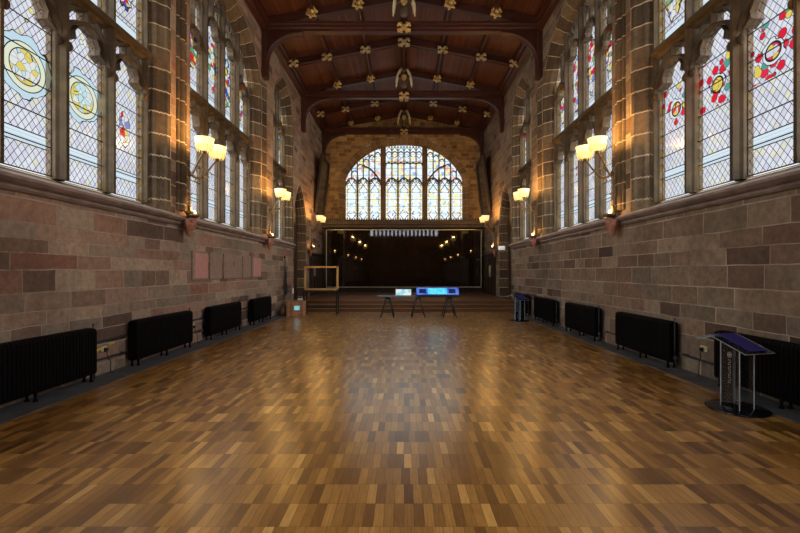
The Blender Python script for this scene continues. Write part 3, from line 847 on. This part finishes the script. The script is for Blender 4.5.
for i, y in enumerate(MID):
    t = empty('roof_rafter', (0, y, 11.4), label='dark intermediate rafter pair %s' % ('between the nearest and middle trusses', 'between the middle and farthest trusses')[i], cat='roof beam', group='intermediate rafters')
    for sg, xw in ((1, XL), (-1, XR)):
        mb = MB()
        mb.prism([(xw+sg*.25, roofz(xw)-.05), (0, 12.58), (0, 12.28), (xw+sg*.25, roofz(xw)-.33)], lambda p, yy: (p[0], yy-y, p[1]-11.4), y-.1, y+.1)
        for yy in (y-.1, y+.1):
            mb.tube([(xw+sg*.25, yy-y, roofz(xw)-.33-11.4), (0, yy-y, 12.28-11.4)], .03, 6)
        mb.build('rafter_arm', M_beam, t)
for j, x in enumerate((-3.5, -1.75, 0, 1.75, 3.5)):
    mb = MB(); zc = roofz(x)
    mb.prism([(-.09, .03), (-.09, -.12), (-.05, -.17), (.05, -.17), (.09, -.12), (.09, .03)], lambda p, yy: (p[0], yy, p[1]), YB, YE)
    mb.build('roof_purlin', M_beam, loc=(x, 0, zc-.02), label='long dark %s running down the ceiling%s' % ('ridge beam' if x == 0 else 'purlin', {-3.5: ', outer left', -1.75: ', inner left', 0: ' centre', 1.75: ', inner right', 3.5: ', outer right'}[x]), cat='roof beam', group='purlins')

# ---- carved bosses
def boss_mesh(kind):
    mb = MB(); rnd = random.Random(kind)
    if kind in (0, 1):      # four curled leaves
        for k in range(4):
            a = PI/4+PI/2*k
            dx, dz = math.cos(a), math.sin(a)
            for j in range(6):
                t = j/5; r = .06+.20*t
                mb.ball((dx*r, -.03-.05*math.sin(t*3), dz*r*.72), (.05+.02*math.sin(j*2.2+kind), .05, .045+.01*math.cos(j*2)), 7, 5)
            for s in (-1, 1):
                mb.ball((dx*.2-dz*.07*s, -.04, (dz*.2+dx*.07*s)*.75), (.05, .04, .04), 7, 5)
        mb.ball((0, -.08, 0), (.075, .06, .07), 9, 6)
        for k in range(5):
            a = k*2*PI/5; mb.ball((.055*math.cos(a), -.12, .05*math.sin(a)), .028, 6, 4)
    else:                   # curling beast / ribbon
        pts = [(.20*math.cos(t*1.1)*(1-.35*t/6), -.06-.03*math.sin(t*2), .20*math.sin(t*1.1)*(1-.35*t/6)) for t in range(7)]
        mb.tube(pts, [.03, .055, .06, .06, .055, .05, .03], 8)
        mb.ball((.02, -.10, .02), (.10, .07, .09), 9, 6)
        for k in range(6):
            a = k*PI/3+.3; mb.ball((.19*math.cos(a), -.03, .17*math.sin(a)), (.06, .04, .05), 7, 5)
    mb.box(-.09, .09, -.02, .06, -.07, .07, .02)
    return mb
BM = {}
def boss(x, y, z, kind, label, s=1.0, dull=False, group='carved roof bosses'):
    key = (kind, dull)
    if key not in BM:
        o = boss_mesh(kind).build('roof_boss', M_giltdull if dull else M_gilt); BM[key] = o
    else:
        o = BM[key].copy(); COL.objects.link(o)
    o.location = (x, y, z); o.scale = (s, s, s)
    tag(o, label, 'roof carving', group)
pos = {-5.0: 'at the left wall', -3.5: 'outer left', -1.75: 'inner left', 0: 'centre', 1.75: 'inner right', 3.5: 'outer right', 5.0: 'at the right wall'}
for i, y in enumerate(TRUSS):
    for x in (-3.5, -1.75, 1.75, 3.5):
        boss(x, y-.24, 12.30-.185*abs(x)+.03, 2, 'small gilded curling boss on the %s truss, %s' % (ordn[i], pos[x]), 1.0 if i < 2 else .85)
    boss(0, y-.24, 11.12, 0, 'square gilded leaf boss at the middle of the %s tie beam' % ordn[i], 1.15)
for i, y in enumerate(MID):
    for x in (-5.0, -3.5, -1.75, 0, 1.75, 3.5, 5.0):
        boss(x, y-.16, 12.26-.19*abs(x)-.02, 1, 'faded gilt four-leaf boss on the %s rafter, %s' % (('nearer', 'farther')[i], pos[x]), 1.2 if x == 0 else 1.0, True)

# ---- angels on the king posts
def angel():
    root = empty('roof_angel')
    mb = MB()
    mb.lathe([(.02, -.5), (.10, -.46), (.15, -.36), (.13, -.2), (.12, -.05), (.15, .1), (.17, .2), (.13, .28), (.06, .32), (.055, .36)], (0, 0, 0), 12, 1, .7)
    mb.ball((0, -.03, .45), (.085, .09, .11), 12, 8)
    mb.ball((0, -.12, .44), (.018, .03, .03), 6, 4)
    for s in (-1, 1):
        mb.tube([(s*.16, 0, .22), (s*.21, -.07, .08), (s*.15, -.17, .0), (s*.06, -.20, .03)], [.055, .05, .04, .035], 8)
    mb.build('body', M_dkcarve, root)
    hb = MB()
    for k in range(9):
        a = k*PI/8; hb.ball((.09*math.cos(a), .0, .47+.09*math.sin(a)), .035, 6, 4)
    hb.build('hair', M_gilt, root)
    sb = MB()
    sb.prism([(-.11, .12), (.11, .12), (.11, -.02), (.07, -.12), (0, -.18), (-.07, -.12), (-.11, -.02)], lambda p, t: (p[0], t, p[1]), -.25, -.215)
    sb.build('shield', M_gilt, root)
    for s in (-1, 1):
        wb = MB(); pts = []; n = 10
        for k in range(n+1):
            t = k/n; pts.append((s*(.14+.20*math.sin(t*PI*.55)+.02*t), .06, .55-1.0*t+.05))
        rs = [.02+.055*math.sin(PI*min(1, t/n+.12))*1.0 for t in range(n+1)]
        wb.tube(pts, rs, 8)
        for k in range(3, 9): 
            p = pts[k]; wb.tube([p, (p[0]-s*.05, .07, p[2]-.10)], [.035, .012], 6)
        wb.build('wing', M_ivory, root)
    return root
ang = angel()
for i, y in enumerate(TRUSS):
    o = ang if i == 0 else copy_tree(ang)
    o.location = (0, y-.28, 11.98); o.scale = (1.15, 1, 1.0)
    tag(o, 'carved dark angel with pale curved wings on the %s truss' % ordn[i], 'angel carving', 'roof angels')

# ------------------------------------------------------------------ great board and paintings
root = empty('display_board', (0, 27.6, .86), label='huge black glazed board with thin pale frame below the end window', cat='display board')
mb = MB(); mb.box(-5.1, 5.07, -.0, .06, 0, 3.76); mb.build('panel', M_board, root)
mb = MB()
for (x0, x1, z0, z1) in ((-5.13, 5.10, 3.73, 3.80), (-5.13, 5.10, -.04, .03), (-5.13, -5.07, -.04, 3.80), (5.04, 5.10, -.04, 3.80)): mb.box(x0, x1, -.03, .07, z0, z1, .01)
mb.build('frame', M_trim, root)
for x in (-4, -1.4, 1.4, 4):
    mb = MB(); mb.box(x-.06, x+.06, .07, .13, -.38, 3.6); mb.build('support', M_blackm, root)

for key, lab in (('left', 'tall dark framed painting tilted out from the left wall above the dais'), ('right', 'tall dark framed painting tilted out from the right wall above the dais')):
    sg = 1 if key == 'left' else -1; xw = XL if key == 'left' else XR
    root = empty('painting', (xw+sg*.08, 26.4, 5.45), label=lab, cat='painting')
    tilt = .11
    def Q(y, d, z): return (sg*(d*math.cos(tilt)+z*math.sin(tilt)), y, z*math.cos(tilt)-d*math.sin(tilt)*1)
    mb = MB(); H = 3.55; Wd = 1.25
    mb.prism([(-Wd+.14, .14), (Wd-.14, .14), (Wd-.14, H-.14), (-Wd+.14, H-.14)], lambda p, t: Q(p[0], t, p[1]), .03, .05)
    mb.build('canvas', M_paint[0], root)
    mb = MB()
    for (y0, y1, z0, z1) in ((-Wd, Wd, 0, .15), (-Wd, Wd, H-.15, H), (-Wd, -Wd+.15, .15, H-.15), (Wd-.15, Wd, .15, H-.15)):
        mb.prism([(y0, z0), (y1, z0), (y1, z1), (y0, z1)], lambda p, t: Q(p[0], t, p[1]), 0, .10)
        yi0, yi1, zi0, zi1 = y0+.04, y1-.04, z0+.04, z1-.04
        mb.prism([(yi0, zi0), (yi1, zi0), (yi1, zi1), (yi0, zi1)], lambda p, t: Q(p[0], t, p[1]), .10, .13)
    mb.build('frame', wood('painting_frame', (.03, .017, .008), .35), root)
    for y in (-.8, .8):
        mb = MB(); mb.tube([Q(y, .02, H-.1), (sg*.0-sg*.05, y, H+.25)], .012, 6); mb.build('hanging_chain', M_iron, root)

# ------------------------------------------------------------------ wall lamps on carved corbels
def corbel():
    root = empty('corbel_head')
    mb = MB()
    # built projecting in +x from wall plane x=0, z=0 is string top
    mb.lathe([(.02, -.36), (.07, -.30), (.10, -.2), (.15, -.10), (.19, -.02), (.20, .03), (.16, .05)], (.14, 0, 0), 12, .9, 1.1)
    mb.ball((.24, 0, .08), (.11, .10, .12), 12, 8)
    mb.ball((.345, 0, .07), (.025, .02, .03), 6, 4)
    for s in (-1, 1):
        mb.ball((.14, s*.15, .06), (.12, .09, .10), 8, 6)
        mb.tube([(.10, s*.10, .12), (.16, s*.22, .10), (.20, s*.27, -.02), (.18, s*.22, -.12)], [.05, .055, .04, .015], 7)
        mb.ball((.325, s*.04, .10), .014, 6, 4)
    mb.tube([(.33, -.03, .02), (.345, 0, .012), (.33, .03, .02)], .009, 5)
    mb.build('carved_bust', M_pink, root)
    cb = MB(); 
    for k in range(9): a = -PI*.6+k*PI*1.2/8; cb.ball((.22+.09*math.cos(a), .10*math.sin(a), .16), .04, 6, 4)
    cb.build('hair', M_pink, root)
    return root
def wall_lamp():
    root = empty('bracket_lamp')
    mb = MB()
    mb.lathe([(.07, -.10), (.08, -.03), (.10, 0), (.11, .03), (.05, .07), (.028, .14), (.022, .3), (.035, .34), (.022, .38), (.02, .9), (.04, .94), (.045, .98), (.02, 1.04)], (.22, 0, .20), 12)
    for z in (.35, .50, .65): mb.lathe([(.03, 0), (.06, .02), (.03, .04)], (.22, 0, z), 10)
    mb.build('stem', M_brass, root)
    for s in (-1, 1):
        ab = MB(); pts = []
        for k in range(13):
            t = k/12
            x = .22+.52*(t**1.2); y = s*.34*math.sin(t*PI/2); z = 1.20+.20*math.sin(t*PI*1.0+PI)*(1-t)*1.2+.42*t**2
            pts.append((x, y, z))
        ab.tube(pts, [.030-.010*k/12 for k in range(13)], 7)
        c = (.22+.34, s*.22, 1.17)
        ab.tube([(c[0]+.11*math.cos(a)*(1-a/9), c[1], c[2]+.11*math.sin(a)*(1-a/9)) for a in [q*.5 for q in range(13)]], .010, 6)
        for k in (3, 6): p = pts[k]; ab.tube([p, (p[0]-.04, p[1], p[2]-.08), (p[0]+.02, p[1], p[2]-.12)], [.012, .014, .006], 6)
        e = pts[-1]
        ab.lathe([(.015, -.06), (.05, -.03), (.06, 0), (.03, .01)], e, 10)
        ab.build('arm', M_brass, root)
        sb = MB()
        e = (e[0], e[1], e[2]+.02)
        prof = [(.05, 0), (.10, .012), (.15, .05), (.185, .11), (.205, .18), (.21, .24), (.225, .28), (.21, .28), (.195, .24), (.19, .18), (.17, .11), (.14, .06), (.09, .026), (.04, .012)]
        sb.lathe(prof, e, 20)
        sh = sb.build('shade', M_shade, root)
        fb = MB()
        for k in range(16):
            a = 2*PI*k/16; r0 = .20
            fb.tube([(e[0]+.185*math.cos(a), e[1]+.185*math.sin(a), e[2]+.12), (e[0]+.165*math.cos(a), e[1]+.165*math.sin(a), e[2]+.04), (e[0]+.15*math.cos(a), e[1]+.15*math.sin(a), e[2]-.03)], [.018, .016, .005], 5)
        fb.build('fringe', M_fringe, sh)
    lb = MB(); lb.ball((.30, .06, .22), (.045, .045, .06), 10, 6); lb.build('base_bulb', M_bulb, root)
    cp = MB(); cp.lathe([(.02, 0), (.09, .015), (.14, .05), (.15, .09), (.14, .09), (.08, .03), (.02, .02)], (.30, .06, .09), 14); cp.build('bulb_holder', M_brass, root)  # holder widened into a cup to block base light from the floor
    return root
cproto = corbel(); lproto = wall_lamp(); first = True
LAMPS = [(y, k) for k in ('left', 'right') for y in (4.1, 10.25, 16.35, 23.85)]
ln = {4.1: 'beside the camera', 10.25: 'nearest in the picture', 16.35: 'second in the picture', 23.85: 'farthest, beside the dais'}
LW = {'pair': 26, 'base': 3.5}
for i, (y, key) in enumerate(LAMPS):
    xw = XL if key == 'left' else XR; rz = 0 if key == 'left' else PI
    c = cproto if i == 0 else copy_tree(cproto); l = lproto if i == 0 else copy_tree(lproto)
    co = .10 if y < 20 else .03
    c.location = (xw+(co if key == 'left' else -co), y, 3.0); c.rotation_euler.z = rz; c.scale = (.8, .8, .8)
    l.location = (xw, y, 3.08); l.rotation_euler.z = rz
    tag(c, 'carved pinkish stone bust corbel on the %s wall, %s' % (key, ln[y]), 'stone carving', 'corbel busts')
    tag(l, 'brass twin-arm lamp with amber glass shades on the %s wall, %s' % (key, ln[y]), 'lamp', 'wall lamps')
    for nm, lx, ly, lz, pw, rad in (('lamp_light', .74, -.34, 1.98, LW['pair'], .06), ('lamp_light', .74, .34, 1.98, LW['pair'], .06), ('base_light', .30, .06, .36, LW['base'], .04)):
        L = bpy.data.lights.new(nm, 'POINT'); L.energy = pw; L.color = (1, .55, .17); L.shadow_soft_size = rad
        o = bpy.data.objects.new(nm, L); COL.objects.link(o); o.parent = l; o.location = (lx, ly, lz)

# ------------------------------------------------------------------ radiators
def rad_proto(Lr):
    root = empty('radiator')
    # along local y from 0 to Lr, depth in +x (into the room), z from 0
    H = .90; n = int(round(Lr/.068)); st = Lr/n
    mb = MB()
    for k in range(n):
        y = (k+.5)*st; w2 = st*.40
        top = H-.012*(k in (0, n-1))
        prof = [(.05, .12), (.03, .16), (.03, top-.06), (.05, top-.015), (.09, top), (.15, top), (.19, top-.015), (.21, top-.06), (.21, .16), (.19, .12)]
        mb.prism(prof, lambda p, t: (p[0], t, p[1]), y-w2, y+w2)
    for z in (.19, H-.09): mb.tube([(.12, .02, z), (.12, Lr-.02, z)], .038, 8)
    mb.build('sections', M_iron, root)
    for y in (.10, Lr*.5, Lr-.10):
        for x in (.06, .18):
            lb = MB(); lb.lathe([(.035, 0), (.03, .015), (.018, .05), (.028, .14)], (x, y, 0), 8); lb.build('foot', M_iron, root)
    vb = MB(); vb.tube([(.12, Lr-.02, .19), (.12, Lr+.06, .19), (.12, Lr+.06, .02)], .014, 7); vb.lathe([(.03, -.03), (.035, 0), (.03, .04)], (.12, Lr+.06, .20), 8)
    vb.build('valve', M_pipe, root)
    eb = MB(); eb.tube([(.12, Lr+.03, .10), (.12, Lr+.03, .93)], .012, 6); eb.ball((.12, Lr+.03, .94), .02, 6, 5); eb.build('end_pipe', M_pipe, root)
    return root
LR = [(4.8, 7.12), (8.18, 10.35), (11.3, 13.45), (14.55, 16.5)]
RR = [(4.45, 6.85), (8.0, 10.05), (11.1, 13.2), (14.2, 16.35), (17.4, 19.25)]
on = ['first', 'second', 'third', 'fourth', 'fifth']
rp = None
for key, lst in (('left', LR), ('right', RR)):
    for i, (a, b) in enumerate(lst):
        if rp is None: rp = rad_proto(2.45); o = rp
        else: o = copy_tree(rp)
        if key == 'left': o.location = (XL+.04, a, .012); o.rotation_euler.z = 0; o.scale = (1, (b-a)/2.45, 1)
        else: o.location = (XR-.04, b, .012); o.rotation_euler.z = PI; o.scale = (1, (b-a)/2.45, 1)
        tag(o, 'low black cast iron radiator on the %s wall, %s from the camera' % (key, on[i]), 'radiator', 'wall radiators')
# pipes running between radiators
for key, lst in (('left', LR), ('right', RR)):
    P = WALLS[key]
    for z, nm in ((.62, 'upper'), (.30, 'lower')):
        if key == 'right' and nm == 'upper': continue
        for gi, (a, b) in enumerate(zip(lst, lst[1:])):
            u0, u1 = (a[1]+.09, b[0]-.01) if key == 'left' else (a[1]+.01, b[0]-.09)
            yc = (u0+u1)/2; x0 = P(0, 0, 0)[0]; x1 = P(0, -.05, 0)[0]
            mb = MB(); mb.tube([P(u0, -.06, z), P(u1, -.06, z)], .018, 7)
            mb.box(min(x0, x1), max(x0, x1), u1-.10, u1-.07, z-.02, z+.02)
            mb.build('heating_pipe', M_pipe, label='%s thin dark heating pipe between the %s and %s radiators on the %s wall' % (nm, on[gi], on[gi+1], key), cat='pipe', group='heating pipes')
# sockets, cables
def socket(key, y, z, lab, yellow=False):
    P = WALLS[key]; sg = 1 if key == 'left' else -1
    root = empty('power_socket', P(y, 0, z), 0 if sg > 0 else PI, label=lab, cat='socket')
    mb = MB(); mb.box(0, .035, -.08, .08, -.05, .05, .01); mb.build('face_plate', M_cream, root)
    mb = MB(); mb.box(.035, .09, -.03, .03, -.05, .02, .008); mb.build('plug', M_blackm, root)
    mb = MB(); mb.tube([(.07, 0, -.04), (.08, .01, -.14), (.12, .03, -.24), (.13, .02, -z+.03), (.16, .06, -z+.02)], .008, 6); mb.build('cable', M_cable, root)
    if yellow:
        mb = MB(); mb.tube([(.03, -.26, -.02), (.03, -.10, .02)], .022, 7); mb.tube([(.03, .10, .05), (.03, .26, .07)], .016, 7); mb.build('yellow_sleeve', M_yel, root)
socket('left', 7.6, .46, 'cream power socket with yellow fitting and black plug by the first left radiator', True)
socket('left', 10.8, .46, 'cream power socket between second and third left radiators')
socket('right', 7.4, .50, 'cream power socket with hanging plug by the second right radiator')

# ------------------------------------------------------------------ wall plaques
plq = [(10.75, 11.6, 0, 'pink carved stone plaque on the left wall, nearest of the five'), (11.72, 12.5, 1, 'plain brown stone plaque beside the nearest pink one'),
       (12.62, 14.0, 1, 'wide brown stone plaque with a small carved mark'), (14.1, 14.85, 1, 'brown stone plaque beside the farther pink one'), (14.95, 15.9, 0, 'pink carved stone plaque on the left wall, farthest')]
for j, (a, b, k, lab) in enumerate(plq):
    root = empty('stone_plaque', (XL, (a+b)/2, 1.64), label=lab, cat='plaque', group='stone plaques on the left wall')
    h = (b-a)/2; mb = MB(); mb.box(0, .05, -h, h, 0, .76, .012)
    mb.build('frame', M_plaq[1], root)
    mb = MB(); mb.box(.05, .062, -h+.09, h-.05, .05, .71, .004); mb.build('tablet', M_plaq[k], root)
    if j == 2:
        mb = MB(); mb.ball((.066, 0, .50), (.012, .06, .05), 8, 5); mb.box(.062, .072, -.02, .02, .40, .50); mb.build('carved_mark', M_dkcarve, root)

# ------------------------------------------------------------------ acrylic lecterns
def lectern():
    root = empty('lectern')
    mb = MB(); mb.lathe([(.35, 0), (.36, .008), (.36, .022), (.345, .03)], (0, 0, 0), 40); mb.build('base', M_black, root)
    # local +x faces the speaker; clear side panels with bright edges
    for (x, y) in ((-.13, -.12), (-.13, .12), (.13, -.12), (.13, .12)):
        mb = MB(); zt = .945 if x < 0 else .845
        mb.box(x-.004, x+.004, y-.005, y+.005, .03, zt); mb.build('upright', M_acredge, root)
    for y in (-.12, .12):
        mb = MB(); mb.hexa([(-.126, y-.003, .03), (.126, y-.003, .03), (.126, y+.003, .03), (-.126, y+.003, .03)], [(-.126, y-.003, .945), (.126, y-.003, .85), (.126, y+.003, .85), (-.126, y+.003, .945)]); mb.build('clear_panel', M_acr, root)
    mb = MB(); mb.box(-.133, -.127, -.115, .115, .03, .945); mb.build('front_panel', M_acr, root)
    # white crest and lettering running down the side panel
    mb = MB(); rnd = random.Random(3); yy = -.127; xc = .0
    mb.tube([(xc+.028*math.cos(t*PI/6), yy, .74+.035*math.sin(t*PI/6)) for t in range(12)], .004, 5, True)
    mb.box(xc-.010, xc+.010, yy-.002, yy+.002, .725, .755)
    z = .68
    while z > .38:
        h = rnd.uniform(.014, .022)
        mb.box(xc-.016, xc+.016, yy-.002, yy+.002, z-h, z-h+.005)
        q = rnd.choice((-.016, .011)); mb.box(q, q+.005, yy-.002, yy+.002, z-h, z)
        z -= h+.012
    mb.build('lettering', M_lett, root)
    def slab(pts, th, m, nm, dz=0):
        mb = MB(); b = [(x, y, z+dz) for x, y, z in pts]; t = [(x, y, z+th+dz) for x, y, z in pts]; mb.hexa(b, t); return mb.build(nm, m, root)
    A = [(-.20, -.24, .985), (.30, -.24, .80), (.30, .24, .80), (-.20, .24, .985)]
    slab(A, .010, M_acr, 'reading_board')
    eb = MB(); eb.tube(A, .0045, 6, True); eb.build('board_edge', M_acredge, root)
    B = [(-.22, -.40, .935), (-.12, -.24, .975), (-.20, -.22, .985), (-.28, -.37, .94)]
    slab(B, .008, M_acr, 'side_flap')
    eb = MB(); eb.tube(B, .004, 6, True); eb.build('flap_edge', M_acredge, root)
    Cc = [(-.19, -.12, .981), (.26, -.12, .814), (.26, .17, .814), (-.19, .17, .981)]
    slab(Cc, .006, M_blue, 'blue_sheet', .014)
    return root
l1 = lectern(); l1.location = (4.49, 5.66, 0.0); l1.rotation_euler.z = -1.35
tag(l1, 'clear acrylic lectern with blue sheet on a round black base, near right', 'lectern')
l2 = copy_tree(l1); l2.location = (4.38, 15.9, 0); l2.rotation_euler.z = -1.2
tag(l2, 'small clear acrylic lectern with blue sheet far off beside the right radiators', 'lectern')

# ------------------------------------------------------------------ trestle tables and light boxes
def trestle():
    root = empty('trestle')
    H = .84
    for sy in (-1, 1):
        mb = MB()
        for sx_ in (-1, 1):
            mb.tube([(sx_*.06, sy*.30, H-.04), (sx_*.27, sy*.34, 0.0)], .026, 6)
        mb.tube([(-.20, sy*.33, .22), (.20, sy*.33, .22)], .018, 6)
        mb.build('leg_frame', M_blackm, root)
    mb = MB(); mb.box(-.09, .09, -.36, .36, H-.10, H, .008); mb.build('top_rail', M_blackm, root)
    return root
tr = trestle(); TY = 17.35
for i, (x, lab) in enumerate(((-.68, 'black A-frame trestle, leftmost of three, under the grey table top'), (.58, 'black A-frame trestle, middle of the three by the steps'), (1.86, 'black A-frame trestle, rightmost, under the blue lightbox'))):
    o = tr if i == 0 else copy_tree(tr); o.location = (x, TY, 0); tag(o, lab, 'trestle', 'trestles in front of the steps')
mb = MB(); mb.box(-1.08, .50, TY-.40, TY+.40, .84, .885, .008); mb.build('table_top', M_alu, label='thin grey table top resting on the left two trestles', cat='table')
root = empty('display_case', (1.37, TY-.05, .84), label='glowing blue and cyan lightbox display standing on the right trestles', cat='display')
mb = MB(); mb.box(-.85, .85, -.35, .35, 0, .05, .01)
for x0, x1, z0, z1 in ((-.85, .85, .05, .09), ): mb.box(x0, x1, -.30, .30, z0, z1)
mb.build('base', M_blackm, root)
def tiltbox(mb, x0, x1, v0, v1, t0, t1):
    a = .95
    def q(x, v, t): return (x, -.24+v*math.cos(a)-t*math.sin(a), .09+v*math.sin(a)+t*math.cos(a))
    mb.prism([(x0, v0), (x1, v0), (x1, v1), (x0, v1)], lambda p, t: q(p[0], p[1], t), t0, t1)
mb = MB(); tiltbox(mb, -.86, .86, 0, .34, -.006, 0); mb.build('blue_face', M_scr2, root)
mb = MB(); tiltbox(mb, -.40, .38, .03, .31, 0, .006); mb.build('cyan_screen', M_scr1, root)
for x in (-.60, .60):
    mb = MB(); tiltbox(mb, x-.15, x+.13, .07, .27, 0, .008); mb.build('dark_panel', M_scrd, root)
mb = MB(); tiltbox(mb, -.87, .87, -.01, .35, -.05, -.007); mb.build('back_shell', M_blackm, root)
mb = MB()
for x in (-.88, .86): mb.hexa([(x, -.26, .05), (x+.02, -.26, .05), (x+.02, .1, .05), (x, .1, .05)], [(x, -.2, .13), (x+.02, -.2, .13), (x+.02, .0, .36), (x, .0, .36)])
mb.build('side_cheek', M_blackm, root)
root = empty('tablet_display', (-.02, TY-.1, .885), label='small lit white and blue display on the grey table top', cat='display')
mb = MB(); mb.hexa([(-.34, -.12, 0), (.34, -.12, 0), (.34, .12, 0), (-.34, .12, 0)], [(-.34, .02, .27), (.34, .02, .27), (.34, .10, .27), (-.34, .10, .27)]); mb.build('housing', M_alu, root)
mb = MB(); mb.hexa([(-.31, -.128, .02), (.31, -.128, .02), (.31, -.11, .02), (-.31, -.11, .02)], [(-.31, .002, .255), (.31, .002, .255), (.31, .02, .255), (-.31, .02, .255)]); mb.build('screen', M_scr3, root)

# ------------------------------------------------------------------ golden frame display left of the steps
root = empty('framed_display', (-3.60, 18.3, 0), label='empty golden wooden frame on black legs before the left end of the steps', cat='display frame')
mb = MB(); W2, z0, z1 = .74, 1.06, 2.10
for (x0, x1, a, b) in ((-W2, W2, z0, z0+.075), (-W2, W2, z1-.075, z1), (-W2, -W2+.075, z0, z1), (W2-.075, W2, z0, z1)): mb.box(x0, x1, -.06, .06, a, b, .008)
mb.build('frame', M_goldwood, root)
mb = MB(); mb.box(-W2+.07, W2-.07, -.006, .006, z0+.07, z1-.07); mb.build('glass_sheet', M_acr, root)
for x in (-W2+.04, W2-.04):
    for y in (-.25, .25):
        mb = MB(); mb.box(x-.03, x+.03, y-.03, y+.03, 0, z0-.05); mb.build('leg', M_blackm, root)
mb = MB(); mb.box(-W2, W2, -.28, .28, z0-.06, z0); mb.build('table_shelf', M_blackm, root)
mb = MB()
for y in (-.25, .25): mb.box(-W2+.04, W2-.04, y-.015, y+.015, .30, .34)
mb.build('stretcher', M_blackm, root)

# wooden box with a sticker, at the left wall
root = empty('wooden_box', (-4.55, 17.75, .0), label='small slatted brown box with a cyan sticker at the left wall', cat='box')
mb = MB(); mb.box(-.36, .36, -.26, .26, 0, .60, .01); mb.build('body', M_boxw, root)
mb = MB(); mb.box(-.37, .37, -.27, .27, .60, .63, .005); mb.build('lid', M_boxw, root)
mb = MB(); mb.box(-.02, .20, -.268, -.262, .26, .44); mb.build('sticker', M_stick, root)
root = empty('satchel', (-5.1, 17.75, .012), label='dark slumped bag tucked between the slatted box and left wall', cat='bag')
mb = MB(); mb.lathe([(.05, 0), (.16, .01), (.19, .12), (.17, .32), (.10, .46), (.04, .50)], (0, 0, 0), 14, .8, 1.2); mb.build('body', M_dkcarve, root)
mb = MB(); mb.tube([(-.05, -.05, .46), (-.02, -.06, .58), (.04, .05, .58), (.05, .05, .46)], .012, 6); mb.build('handle', M_blackm, root)
# coiled black cable hanging from a hook
root = empty('hanging_cable', (XL+.02, 19.0, 1.4), label='black cable hanging in loops down the left wall above the box', cat='cable')
mb = MB(); mb.tube([(.05, 0, 1.1), (.05, 0, -.3)], .022, 6)
mb.tube([(.07, .12*math.sin(t*PI/8), .15+.38*math.cos(t*PI/8)) for t in range(16)], .028, 7, True)
mb.tube([(.08, .18*math.sin(t*PI/8), -.28+.30*math.cos(t*PI/8)) for t in range(16)], .030, 7, True)
mb.build('loops', M_cable, root)
mb = MB(); mb.box(0, .06, -.03, .03, 1.08, 1.16); mb.build('hook', M_iron, root)

# small signs on the right by the arch; notices on the panelling
root = empty('projecting_sign', (XR, 20.68, 3.02), label='small white rectangular sign projecting by the right archway', cat='sign')
mb = MB(); mb.box(-.66, -.32, -.012, .012, -.09, .11, .004); mb.build('face', M_white, root)
mb = MB(); mb.box(-.32, 0, -.015, .015, 0, .03); mb.build('bracket', M_blackm, root)
mb = MB(); mb.box(XR-.10, XR-.085, 25.2, 25.75, 1.55, 2.25, .004); mb.build('notice', M_cream, label='cream notice fixed to the dark panelling on the right of the dais', cat='notice')
mb = MB(); mb.box(XL+.085, XL+.10, 25.0, 25.4, 1.6, 2.2, .004); mb.build('notice', M_cream, label='cream notice fixed to the dark panelling on the left of the dais', cat='notice')
mb = MB(); mb.box(XL+.0, XL+.04, 20.45, 20.62, .80, 1.05, .006); mb.build('switch_box', M_white, label='pale switch box low on the left wall beside the archway', cat='switch')
mb = MB(); mb.box(-5.05, -4.85, 19.95, 20.15, .321, .60, .01); mb.build('floor_box', M_white, label='small pale box on the steps behind the golden frame', cat='box')
